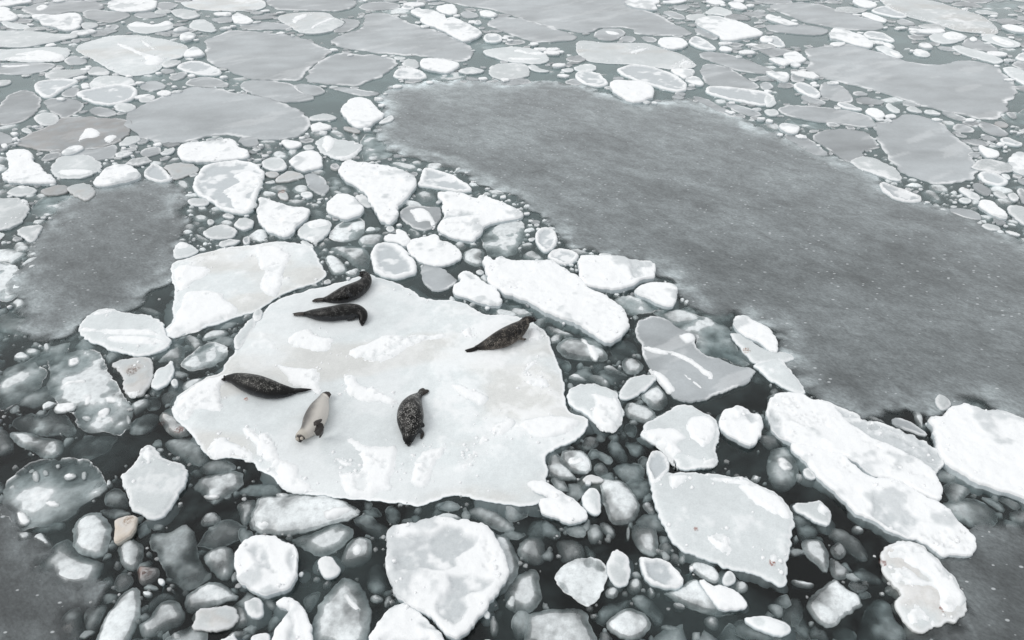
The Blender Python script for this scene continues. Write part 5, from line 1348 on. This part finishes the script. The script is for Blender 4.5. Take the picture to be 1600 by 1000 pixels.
# ------------------------------------------------------------------ brash ice filling the gaps: countless small pieces, one object
S_ = .5; X0, Y0, X1, Y1 = -140, -46, 1740, 1090
GW, GH = int((X1 - X0) * S_), int((Y1 - Y0) * S_)
occ = np.zeros((GH, GW), bool)
yy, xx = np.mgrid[0:GH, 0:GW]; cellx = X0 + (xx + .5) / S_; celly = Y0 + (yy + .5) / S_
def stamp(poly, grow=0):
    mn = ((poly.min(0) - [X0, Y0]) * S_).astype(int) - 1; mx = ((poly.max(0) - [X0, Y0]) * S_).astype(int) + 2
    mn = np.maximum(mn, 0); mx = np.minimum(mx, [GW, GH])
    if np.any(mx <= mn): return None
    sl_ = (slice(mn[1], mx[1]), slice(mn[0], mx[0]))
    pts = np.stack([cellx[sl_].ravel(), celly[sl_].ravel()], 1)
    return sl_, inside(pts, poly).reshape(mx[1] - mn[1], mx[0] - mn[0])
for it in ITEMS:
    r = stamp(it['px'])
    if r: occ[r[0]] |= r[1]
CL = np.zeros_like(occ)
for c in parse_clear(CLEAR):
    r = stamp(c)
    if r: CL[r[0]] |= r[1]
rng = random.Random(7)
brash = []
def blob(u, v, rw, asp, ang, seed):
    c = unproj(u, v); n = rng.choice([5, 6, 7, 8, 9])
    pts = []
    for i in range(n):
        a = 2 * math.pi * i / n + rng.uniform(-.35, .35); r = rw * rng.uniform(.75, 1.2)
        x, y = r * math.cos(a), r * asp * math.sin(a)
        pts.append((c[0] + x * math.cos(ang) - y * math.sin(ang), c[1] + x * math.sin(ang) + y * math.cos(ang), 0))
    return project(np.array(pts))
def region_kind(u, v):
    r = rng.random()
    if v < 250: return ('G', rng.uniform(.72, 1.02)) if r < .62 else ('P', rng.uniform(.62, .85)) if r < .74 else ('D', rng.uniform(.9, 1.1)) if r < .96 else ('S', .95)
    if v < 480: return ('D', rng.uniform(.9, 1.25)) if r < .62 else ('P', rng.uniform(.62, .88)) if r < .8 else ('G', rng.uniform(.7, .95)) if r < .9 else ('U', rng.uniform(1, 1.8))
    if u < 560 and v < 760: return ('D', rng.uniform(.75, 1.1)) if r < .45 else ('U', rng.uniform(1.1, 2))
    return ('D', rng.uniform(.7, 1.0)) if r < .34 else ('U', rng.uniform(1, 1.8)) if r < .95 else ('P', rng.uniform(.7, .9))
for stage, (n, lo, hi) in enumerate([(5000, .35, .75), (9000, .16, .38), (20000, .07, .18), (22000, .035, .09)]):
    for _ in range(n):
        v = Y0 + (Y1 - Y0) * rng.random() ** 1.35; u = rng.uniform(X0, X1)
        gi, gj = int((v - Y0) * S_), int((u - X0) * S_)
        if gi >= GH or gj >= GW or occ[gi, gj] or CL[gi, gj]: continue
        far = min(3.0, 13.0 / max(1, px_per_m(unproj(u, v)) * .2))
        rw = rng.uniform(lo, hi) * (1.5 if v < 120 else 1.2 if v < 250 else 1 if v < 500 else .8)
        if v > 620 and rng.random() < .6: continue
        k, b = region_kind(u, v)
        if v < 230 and stage > 0 and rng.random() < .22: k, b = 'S', rng.uniform(.93, 1)
        if stage == 3 and (v < 200 or v > 760): continue
        p = blob(u, v, rw, rng.uniform(.55, .95), rng.uniform(0, 3.14) if v > 400 else rng.uniform(-.5, .5), 0)
        r = stamp(p)
        if r is None or not r[1].any(): continue
        ov = (occ[r[0]] & r[1]).sum() / r[1].sum()
        cl = (CL[r[0]] & r[1]).sum() / r[1].sum()
        if ov > (.45 if k == 'U' else .22 if k == 'D' else .14 if v < 260 else .05) or cl > .25: continue
        occ[r[0]] |= r[1]
        brash.append((k, b, p))
print('brash pieces', len(brash))
VV, FF, CC, SS, MM = [], [], [], [], []; base = 0
def addraw(V, F, C, S, M=None):
    global base
    VV.append(V); CC.append(C); SS.append(S); MM.append(np.ones(len(V)) if M is None else M); FF.extend([tuple(i + base for i in f) for f in F]); base += len(V)
for i, (k, b, p) in enumerate(brash):
    it = dict(kind=k, b=b, tint='', px=p, patch=[], hollow=[], seed=1000 + i)
    q = unproj(p[:, 0], p[:, 1]); it['A'] = abs(area(q)); it['c'] = q.mean(0); it['R0'] = 2 * it['A'] / np.hypot(*(np.roll(q, -1, 0) - q).T).sum()
    addraw(*build_floe(it, '', 'raw'))
# crumbs: fist-sized bits floating in the gaps
nc = 0
for _ in range(14000):
    v = -20 + 1000 * rng.random() ** .9; u = rng.uniform(X0, X1); gi, gj = int((v - Y0) * S_), int((u - X0) * S_)
    if gi >= GH or gj >= GW or gi < 0 or occ[gi, gj]: continue
    c = unproj(u, v)
    if (CL[gi, gj] and rng.random() < .88) or (v > 560 and rng.random() < .5): continue
    if fbm(np.array([c[0]]), np.array([c[1]]), .5, 3, 5)[0] < .47 and rng.random() < .7: continue
    r0 = rng.choice([.018, .025, .03, .04, .055]) * (1 + max(0, (430 - v) / 200)); nn = 7; zt = rng.uniform(-.03, .03)
    ring = [(c[0] + r0 * rng.uniform(.7, 1.2) * math.cos(6.283 * i / nn), c[1] + r0 * rng.uniform(.6, 1.2) * math.sin(6.283 * i / nn), zt - r0 * .5) for i in range(nn)]
    low = [(x, y, zt - r0 * 1.2) for x, y, _z in ring]
    V = np.array(ring + low + [(c[0], c[1], zt + r0 * .3)])
    F = [(i, (i + 1) % nn, 2 * nn) for i in range(nn)] + [((i + 1) % nn, i, nn + i, nn + (i + 1) % nn) for i in range(nn)] + [tuple(reversed(range(nn, 2 * nn)))]
    bb = rng.uniform(.4, .75); addraw(V, F, np.repeat(np.array([[bb, bb * 1.02, bb * 1.03]]), len(V), 0), np.full(len(V), .5), np.full(len(V), rng.uniform(.25, .9))); nc += 1
print('crumbs', nc)
bo = mesh_obj("brash_ice", np.vstack(VV), FF, np.vstack(CC), np.concatenate(SS), CLR, (0, 0, 0), milk=np.concatenate(MM))
bo['kind'] = 'stuff'; bo['label'] = 'loose brash of small grey and white ice bits filling the gaps between the floes'; bo['category'] = 'brash ice'
print('ice verts', sum(it['n'] for it in ITEMS), base)

# ------------------------------------------------------------------ old blood and rust-red marks, each a thin film on its floe
def make_stain():
    m, ns, ln = new_mat("red_stain"); out = ns.new('ShaderNodeOutputMaterial'); pr = ns.new('ShaderNodeBsdfPrincipled'); tr = ns.new('ShaderNodeBsdfTransparent'); ms = ns.new('ShaderNodeMixShader')
    n1 = node(ns, 'ShaderNodeTexNoise', Scale=22.0, Detail=4.0, Roughness=.7); tc = ns.new('ShaderNodeNewGeometry'); ln.new(tc.outputs['Position'], n1.inputs['Vector'])
    r = node(ns, 'ShaderNodeMapRange'); r.inputs['From Min'].default_value = .42; r.inputs['From Max'].default_value = .62; r.inputs['To Max'].default_value = .8; ln.new(n1.outputs[0], r.inputs[0])
    al = node(ns, 'ShaderNodeAttribute', attribute_name='milk'); mu = node(ns, 'ShaderNodeMath', operation='MULTIPLY'); ln.new(r.outputs[0], mu.inputs[0]); ln.new(al.outputs['Fac'], mu.inputs[1])
    col = node(ns, 'ShaderNodeAttribute', attribute_name='Col'); ln.new(col.outputs['Color'], pr.inputs['Base Color']); pr.inputs['Roughness'].default_value = .5
    ln.new(mu.outputs[0], ms.inputs[0]); ln.new(tr.outputs[0], ms.inputs[1]); ln.new(pr.outputs[0], ms.inputs[2]); ln.new(ms.outputs[0], out.inputs[0]); return m
STAIN = make_stain()
for (u, v, r, c) in [(385.5, 624.5, 4, (.55, .16, .07)), (279, 668, 8, (.20, .07, .055)), (251, 656, 6, (.22, .08, .06)), (1206, 881, 7, (.33, .10, .06)), (1087, 829, 4, (.38, .13, .09)), (1379, 880, 7, (.24, .08, .06)), (1471, 954, 6, (.28, .10, .07)), (440, 301, 7, (.36, .15, .10)), (675, 317, 9, (.28, .12, .09)), (1166, 548, 7, (.40, .24, .17)), (208, 580, 12, (.26, .19, .165)), (203, 816, 9, (.33, .22, .14)), (228, 893, 11, (.10, .05, .04)), (567, 203.5, 4, (.25, .06, .05)), (1508, 296, 3, (.28, .10, .07)), (540, 838 - 60, 4, (.3, .2, .17))]:
    hit = None
    for it in ITEMS:
        if it['kind'] != 'N' and inside(np.array([[u, v]], float), it['px'])[0]: hit = it
    if hit is None: continue
    g = unproj(u, v, .06); rm = r / px_per_m(g); aa = np.linspace(0, 2 * math.pi, 13)[:-1]; rs = np.random.RandomState(int(u))
    R2 = [np.stack([g[0] + rm * q * np.cos(aa) * rs.uniform(.7, 1.3, 12), g[1] + rm * q * 1.1 * np.sin(aa) * rs.uniform(.7, 1.3, 12)], 1) for q in (1, .6)]
    P2 = np.vstack(R2 + [g[None]]); z2 = zsurf(hit, P2) + .004; z2[:12] -= .001
    F2_ = [(i, (i + 1) % 12, 12 + (i + 1) % 12, 12 + i) for i in range(12)] + [(12 + i, 12 + (i + 1) % 12, 24) for i in range(12)]
    mesh_obj('stain', np.column_stack([P2, z2]), F2_, np.repeat(np.array([c]), 25, 0), np.zeros(25), STAIN, (g[0], g[1], .06), parent=hit['obj'], milk=np.r_[np.zeros(12), np.full(12, .9), 1])
# ------------------------------------------------------------------ the seals
def make_fur(name, speck_col, scale, rough=.34):
    m, ns, ln = new_mat(name)
    out = ns.new('ShaderNodeOutputMaterial'); pr = ns.new('ShaderNodeBsdfPrincipled')
    col = node(ns, 'ShaderNodeAttribute', attribute_name='Col'); sn = node(ns, 'ShaderNodeAttribute', attribute_name='speck')
    tc = ns.new('ShaderNodeTexCoord')
    n1 = node(ns, 'ShaderNodeTexNoise', Scale=scale, Detail=3.0, Roughness=.6); ln.new(tc.outputs['Object'], n1.inputs['Vector'])
    n2 = node(ns, 'ShaderNodeTexNoise', Scale=scale * 3, Detail=2.0); ln.new(tc.outputs['Object'], n2.inputs['Vector'])
    s = node(ns, 'ShaderNodeMath', operation='MULTIPLY_ADD'); ln.new(sn.outputs['Fac'], s.inputs[0]); s.inputs[1].default_value = .30; ln.new(n1.outputs[0], s.inputs[2])
    n3 = node(ns, 'ShaderNodeTexNoise', Scale=9.0, Detail=3.0); ln.new(tc.outputs['Object'], n3.inputs['Vector'])
    s2 = node(ns, 'ShaderNodeMath', operation='MULTIPLY_ADD'); ln.new(n3.outputs[0], s2.inputs[0]); s2.inputs[1].default_value = .45; ln.new(s.outputs[0], s2.inputs[2])
    r = node(ns, 'ShaderNodeMapRange'); r.inputs['From Min'].default_value = 1.02; r.inputs['From Max'].default_value = 1.10; ln.new(s2.outputs[0], r.inputs[0])
    mix = node(ns, 'ShaderNodeMix', data_type='RGBA'); ln.new(r.outputs[0], mix.inputs[0]); ln.new(col.outputs['Color'], mix.inputs[6]); mix.inputs[7].default_value = (*speck_col, 1)
    ln.new(mix.outputs[2], pr.inputs['Base Color'])
    pr.inputs['Roughness'].default_value = rough; pr.inputs['Specular IOR Level'].default_value = .22
    bp = node(ns, 'ShaderNodeBump', Distance=.004, Strength=.25); ln.new(n2.outputs[0], bp.inputs['Height']); ln.new(bp.outputs[0], pr.inputs['Normal'])
    ln.new(pr.outputs[0], out.inputs[0]); return m
def plain(name, c, rough):
    m, ns, ln = new_mat(name); out = ns.new('ShaderNodeOutputMaterial'); pr = ns.new('ShaderNodeBsdfPrincipled')
    pr.inputs['Base Color'].default_value = (*c, 1); pr.inputs['Roughness'].default_value = rough; ln.new(pr.outputs[0], out.inputs[0]); return m
EYE = plain('wet_black_eye', (.006, .005, .005), .08); RING = plain('cream_fur_ring', (.42, .38, .33), .7); NOSE = plain('black_nose', (.012, .010, .010), .35)

def loft(bm, pts, ups, rw, rh, n=20, caps=True):
    """rings across a path: rw half widths, rh half heights"""
    rings = []
    P = [Vector(p) for p in pts]
    for i, p in enumerate(P):
        t = (P[min(i + 1, len(P) - 1)] - P[max(i - 1, 0)]).normalized()
        u = Vector(ups[i]); s = t.cross(u).normalized(); u = s.cross(t).normalized()
        ring = []
        for k in range(n):
            a = 2 * math.pi * k / n
            ring.append(bm.verts.new(p + s * (rw[i] * math.cos(a)) + u * (rh[i] * math.sin(a))))
        rings.append(ring)
    for a, b in zip(rings, rings[1:]):
        for k in range(n): bm.faces.new((a[k], a[(k + 1) % n], b[(k + 1) % n], b[k]))
    if caps:
        bm.faces.new(tuple(reversed(rings[0]))); bm.faces.new(tuple(rings[-1]))
def catmull(K, m):
    K = np.array(K, float); Q = np.vstack([2 * K[0] - K[1], K, 2 * K[-1] - K[-2]]); out = []
    for i in range(1, len(Q) - 2):
        for j in range(m):
            t = j / m; a, b, c, d = Q[i - 1], Q[i], Q[i + 1], Q[i + 2]
            out.append(.5 * (2 * b + (c - a) * t + (2 * a - 5 * b + 4 * c - d) * t * t + (3 * b - a - 3 * c + d) * t ** 3))
    out.append(K[-1]); return np.array(out)

def make_seal(label, keys, hind, fore, paint, mat, eyeup, flat=.84, ring=False):
    # keys: (u, v, radius in photo pixels, lift above resting)
    g = unproj(keys[4][0], keys[4][1], .25); zi = float(zsurf(MAIN, np.array([g]))[0])
    K = []
    for (u, v, rp, lift) in keys:
        z = zi + .1
        for _ in range(3):
            xy = unproj(u, v, z); r = rp * (1.14 if rp < 9.6 and len(K) < 4 else 1.05) / px_per_m(xy, z)
            z = zi + r * flat * .93 - .028 + lift
        K.append((xy[0], xy[1], z, r))
    C = catmull(K, 6); pos = C[:, :3]; rad = np.maximum(C[:, 3], .012)
    bm = bmesh.new()
    up = (0, 0, 1)
    # round off the nose
    t0 = Vector(pos[0] - pos[1]).normalized()
    noset = [tuple(Vector(pos[0]) + t0 * (rad[0] * .75)), tuple(Vector(pos[0]) + t0 * (rad[0] * .45))]
    pp = noset + [tuple(p) for p in pos]; rr = [rad[0] * .45, rad[0] * .8] + list(rad)
    loft(bm, pp, [up] * len(pp), rr, [r * flat for r in rr])
    def limb(path, wid, thick, upv):
        pts = []
        for (u, v, zz) in path:
            xy = unproj(u, v, zi + zz); pts.append((xy[0], xy[1], zi + zz))
        pts = catmull(pts, 4); n = len(pts)
        tt = np.linspace(0, 1, n)
        ws = np.interp(tt, np.linspace(0, 1, len(wid)), wid); th = np.interp(tt, [0, .5, 1], thick)
        loft(bm, [tuple(p) for p in pts], [upv] * n, list(ws), list(th), n=12)
    for pth, wid, upv in hind: limb(pth, wid, (.035, .022, .012), upv)
    for pth, wid, upv in fore: limb(pth, wid, (.03, .022, .014), upv)
    bmesh.ops.recalc_face_normals(bm, faces=bm.faces)
    me = bpy.data.meshes.new('tmp'); bm.to_mesh(me); bm.free()
    ob = bpy.data.objects.new('tmp', me); link(ob)
    md = ob.modifiers.new('r', 'REMESH'); md.mode = 'VOXEL'; md.voxel_size = .013
    sm = ob.modifiers.new('s', 'SMOOTH'); sm.factor = .5; sm.iterations = 3
    dg = bpy.context.evaluated_depsgraph_get(); ev = ob.evaluated_get(dg)
    m2 = bpy.data.meshes.new_from_object(ev); bpy.data.objects.remove(ob)
    n = len(m2.vertices); co = np.empty(n * 3); m2.vertices.foreach_get('co', co); co = co.reshape(-1, 3)
    # coat: where along the body (0 nose .. 1 ankle), how far to either side and up
    kd = kdtree.KDTree(len(pos))
    for i, p in enumerate(pos): kd.insert(p, i)
    kd.balance()
    ii = np.array([kd.find(c)[1] for c in co]); t = ii / (len(pos) - 1.0)
    tang = np.gradient(pos, axis=0); tang[:, 2] = 0; tang /= np.linalg.norm(tang, axis=1)[:, None] + 1e-9
    side = np.stack([tang[:, 1], -tang[:, 0], 0 * tang[:, 0]], 1)
    rel = co - pos[ii]; R_ = rad[ii]
    sd = (rel * side[ii]).sum(1) / R_; upn = rel[:, 2] / (R_ * flat)
    over = np.linalg.norm(rel, axis=1) / R_                     # > 1.2 means a flipper
    col, sp = paint(t, sd, upn, over, co)
    org = pos[len(pos) // 2].copy(); org[2] = zi
    co = co - org; m2.vertices.foreach_set('co', co.ravel())
    m2.name = 'seal'; m2.materials.clear(); m2.materials.append(mat)
    a = m2.color_attributes.new('Col', 'FLOAT_COLOR', 'POINT'); c4 = np.ones((n, 4)); c4[:, :3] = col; a.data.foreach_set('color', c4.ravel())
    s = m2.attributes.new('speck', 'FLOAT', 'POINT'); s.data.foreach_set('value', sp)
    m2.polygons.foreach_set('use_smooth', [True] * len(m2.polygons)); m2.update()
    o = link(bpy.data.objects.new('seal', m2)); o.location = org
    o['label'] = label; o['category'] = 'seal'; o['group'] = 'seals hauled out on the large floe'
    def ball(name, c, r, mt, sc=(1, 1, 1)):
        b = bmesh.new(); bmesh.ops.create_icosphere(b, subdivisions=2, radius=r)
        for v_ in b.verts: v_.co.x *= sc[0]; v_.co.y *= sc[1]; v_.co.z *= sc[2]
        mm = bpy.data.meshes.new(name); b.to_mesh(mm); b.free(); mm.materials.append(mt)
        for p_ in mm.polygons: p_.use_smooth = True
        q = link(bpy.data.objects.new(name, mm)); q.parent = o; q.location = Vector(c) - Vector(org)
    fwd = Vector(pos[0] - pos[8]).normalized(); u_ = Vector(eyeup).normalized(); s_ = fwd.cross(u_).normalized(); u_ = s_.cross(fwd)
    hc = Vector(pos[4]); hr = rad[4]
    for sg in (-1, 1):
        if ring: ball('eye_ring', hc + fwd * hr * .38 + s_ * (sg * hr * .52) + u_ * (hr * .54), .034, RING)
        ball('eye', hc + fwd * hr * .40 + s_ * (sg * hr * .54) + u_ * (hr * .60), .021, EYE)
    ball('nose', Vector(pos[0]) + t0 * (rad[0] * .6) + u_ * rad[0] * .25, max(.016, rad[0] * .5), NOSE)
    return o
def ncol(co, f, s): return fbm(co[:, 0] + co[:, 2], co[:, 1] - co[:, 2] * .7, f, 4, s)
def mixv(a, b, f): return np.asarray(a)[None] * (1 - f[:, None]) + np.asarray(b)[None] * f[:, None]
DARK = (.005, .0048, .0046); GREYB = (.022, .0235, .026); BRN = (.032, .027, .024)
def paint_blotched(t, sd, up, over, co):          # black blotches outlined in brown grey
    n = ncol(co, 9, 3); col = mixv(GREYB, DARK, sstep(.35, .55, n + .35 * up - .1)); 
    col = mixv((1, 1, 1), (1, 1, 1), 0 * t) * col
    f = sstep(1.25, 1.5, over); col = col * (1 - f[:, None]) + np.array(BRN) * f[:, None] * .8
    hd = 1 - sstep(.12, .2, t); return col * (1 - .3 * hd[:, None]), np.clip(.62 + .25 * up - .5 * hd - f, 0, 1)
def paint_grey(t, sd, up, over, co):
    n = ncol(co, 5, 8); col = mixv(GREYB, DARK, sstep(.15, .45, up + (n - .5) * .5)); f = sstep(1.25, 1.5, over)
    col = col * (1 - f[:, None]) + np.array(BRN) * f[:, None]
    return col, np.clip(.55 + .25 * up - .5 * f - .6 * (1 - sstep(.15, .3, t)), 0, 1)
def paint_brown(t, sd, up, over, co):             # densely speckled brown
    n = ncol(co, 6, 5); low = 1 - sstep(-.2, .9, up + (n - .5))
    col = mixv((.010, .009, .0085), (.040, .033, .028), low * sstep(.1, .3, t) * (1 - sstep(.75, .92, t))); f = sstep(1.25, 1.5, over)
    col = col * (1 - .4 * f[:, None])
    return col, np.clip(.80 + .12 * low - sstep(.78, .9, t) - f - .7 * (1 - sstep(.1, .2, t)), 0, 1)
def paint_back(t, sd, up, over, co):              # black, pale flecks along the back
    n = ncol(co, 5, 9); col = mixv((.018, .020, .023), DARK, sstep(-.1, .5, up + (n - .5) * .4)); f = sstep(1.25, 1.5, over)
    th = (1 - sstep(.0, .05, t))
    return col, np.clip(.35 + .5 * sstep(.35, .9, up) * sstep(.2, .4, t) * (1 - sstep(.7, .85, t)) + .2 * (1 - sstep(-.3, .3, up)) - f, 0, 1)
def paint_pale(t, sd, up, over, co):              # lies on its side, cream belly up, black face
    n = ncol(co, 4, 2)
    back = sstep(-.45, .6, sd * PALE_SIDE + (n - .5) * .4)
    col = mixv((.57, .54, .50), (.13, .126, .122), back)
    col = mixv((1, 1, 1), (1, 1, 1), 0 * t) * col
    neck = (1 - sstep(.22, .32, t)); col = col * (1 - neck[:, None]) + np.array((.50, .47, .42)) * neck[:, None]
    hd = (1 - sstep(.10, .145, t + (n - .5) * .05)) * sstep(.33, .42, ncol(co, 16, 6) + .1)
    col = col * (1 - hd[:, None]) + np.array((.05, .043, .04)) * hd[:, None]
    f = np.maximum(sstep(1.12, 1.25, over), sstep(.93, .97, t)); col = col * (1 - f[:, None]) + np.array((.04, .033, .030)) * f[:, None]
    return col, np.clip(.30 + .4 * back - hd - f, 0, 1)
PALE_SIDE = -1.0
F1 = make_fur('black_blotched_fur', (.13, .125, .12), 50); F2 = make_fur('dark_grey_fur', (.11, .108, .105), 56)
F3 = make_fur('brown_speckled_fur', (.21, .185, .16), 58); F4 = make_fur('black_flecked_fur', (.22, .215, .20), 60)
F5 = make_fur('cream_grey_fur', (.30, .26, .22), 50); F6 = make_fur('black_white_spotted_fur', (.27, .262, .25), 48)

make_seal('uppermost seal, blotched black coat, head turned back toward upper left',
    [(563.5, 430.5, 2.6, .20), (567, 428, 4.8, .17), (571.5, 431, 6, .12), (572, 438.5, 8, .05), (565.5, 447, 11.5, 0), (552, 455, 14, 0), (537, 460.5, 13.5, 0), (522, 465, 9.5, 0), (511, 467.5, 5.5, 0), (504, 468.5, 3.6, 0)],
    [([(507, 468, .06), (497, 469, .04), (487.5, 470.5, .03)], (.05, .055, .06, .03), (0, 0, 1)), ([(507, 467, .07), (498, 467, .05), (490.5, 468, .035)], (.045, .05, .055, .025), (0, .3, 1))],
    [([(561, 455, .12), (554, 461, .06), (547, 464.5, .03)], (.05, .05, .04, .02), (.3, -.8, .6))],
    paint_blotched, F1, (0, 0, 1))
make_seal('second seal from the top, dark grey, head curled down toward the camera',
    [(566, 506.5, 2.6, .02), (566.5, 501, 5, .03), (567.5, 494.5, 6.3, .05), (564, 489, 8.5, .03), (554, 486, 12, 0), (538, 487, 13.2, 0), (519, 490, 12.8, 0), (502, 491, 11, 0), (488, 490.5, 7.8, 0), (478, 490.5, 4.6, 0), (473, 490.5, 3.2, 0)],
    [([(477, 491, .06), (468, 491, .04), (459, 492.5, .025)], (.05, .05, .045, .025), (0, 0, 1)), ([(477, 489.5, .08), (468, 489, .05), (457, 490.3, .03)], (.045, .05, .05, .02), (0, .4, 1))],
    [([(555, 494, .1), (549, 498, .06), (542, 500.5, .03)], (.05, .05, .04, .02), (.2, -.9, .4))],
    paint_grey, F2, (0, 0, 1))
make_seal('brown spotted seal at the upper right of the floe, head lifted to the right',
    [(835.5, 500.5, 2.6, .26), (830, 499.5, 4.8, .24), (823, 500.5, 6.6, .2), (817, 508, 10, .1), (806, 517, 14, .02), (790, 526.5, 15.5, 0), (774, 533.5, 13.2, 0), (759, 539, 8.8, 0), (748, 542.5, 5, 0), (742, 544, 3.6, 0)],
    [([(745, 543, .07), (736, 545.5, .05), (726, 547.5, .04)], (.045, .045, .04, .015), (0, .3, 1)), ([(745, 544.5, .05), (737, 547.5, .035), (728.5, 549.8, .025)], (.045, .05, .045, .02), (0, 0, 1))],
    [([(813, 514, .36), (811, 521, .30), (807, 527, .2)], (.06, .06, .05, .02), (.5, -.7, .6)), ([(812, 527, .1), (817, 530, .05), (822.5, 529.5, .03)], (.05, .045, .04, .02), (0, 0, 1))],
    paint_brown, F3, (0, 0, 1))
make_seal('black seal on the left of the floe, head pointing left, tail right',
    [(350.5, 592.5, 3.3, .06), (355, 591, 5, .05), (361, 591, 6.8, .05), (369, 592, 9.5, .03), (382, 596, 14, 0), (399, 601.5, 16.6, 0), (417, 607, 16, 0), (434, 610.5, 13, 0), (449, 611.5, 9, 0), (459, 611, 5.5, 0), (465, 610, 4, 0)],
    [([(462, 610, .06), (474, 609.3, .045), (487, 608.3, .03)], (.06, .065, .045, .012), (0, 0, 1)), ([(460, 611, .07), (468, 610, .06), (478, 608, .04)], (.05, .05, .04, .02), (0, .4, 1))],
    [([(381, 603, .1), (389, 610, .05), (397, 614, .03)], (.05, .05, .04, .02), (-.3, -.8, .5))],
    paint_back, F4, (0, 0, 1))
make_seal('cream seal lying on its side, dark flippers and black face toward the camera',
    [(469, 687.5, 4.0, .10), (468.5, 684, 6.2, .09), (471, 680.5, 8, .06), (477, 676, 10.5, .03), (484, 669, 14, 0), (490, 659, 16.8, 0), (495, 648, 17, 0), (499, 637.5, 14.5, 0), (503, 628, 10.3, 0), (504.5, 622, 7, 0), (506, 619.5, 5, 0)],
    [([(504.5, 621, .10), (509, 616.5, .12), (516.5, 618, .13)], (.075, .10, .09, .04), (0, 0, 1)), ([(505.5, 621, .08), (510, 620, .12), (511, 625.5, .08)], (.07, .09, .075, .03), (0, 0, 1))],
    [([(491, 662, .45), (496, 659.5, .48), (502.5, 655, .45)], (.06, .07, .06, .025), (0, 0, 1)), ([(495, 666, .42), (498.5, 670, .34), (496.5, 681, .16)], (.08, .12, .10, .03), (.5, -.5, .7)), ([(500, 668, .34), (503.5, 674, .2), (499.5, 684, .05)], (.05, .06, .05, .02), (.8, -.2, .6))],
    paint_pale, F5, (.1, -.35, 1), ring=True)
make_seal('spotted black seal facing the camera, nearest the front edge of the floe, forked tail up',
    [(638.5, 692.5, 4.2, .02), (638.5, 688, 7.5, .02), (638.8, 682, 10, .03), (640, 674, 14, .02), (641, 663, 18.3, 0), (641, 650.5, 20, 0), (642, 638, 18, 0), (646, 628, 13.2, 0), (651, 621.5, 8.5, 0), (655, 617.5, 5.4, 0), (657, 616, 4.4, 0)],
    [([(655, 617, .07), (659, 611, .05), (661, 606.5, .03)], (.055, .07, .075, .03), (0, 0, 1)), ([(656, 617, .07), (663, 612.5, .05), (670, 609.5, .03)], (.055, .065, .075, .03), (0, 0, 1))],
    [([(655, 671, .12), (660, 677, .06), (658, 686, .03)], (.06, .055, .045, .02), (.6, 0, .8)), ([(656, 660, .2), (661, 664, .15), (661, 668, .12)], (.05, .05, .04, .02), (.6, 0, .8))],
    paint_blotched, F6, (0, -.1, 1), ring=False)
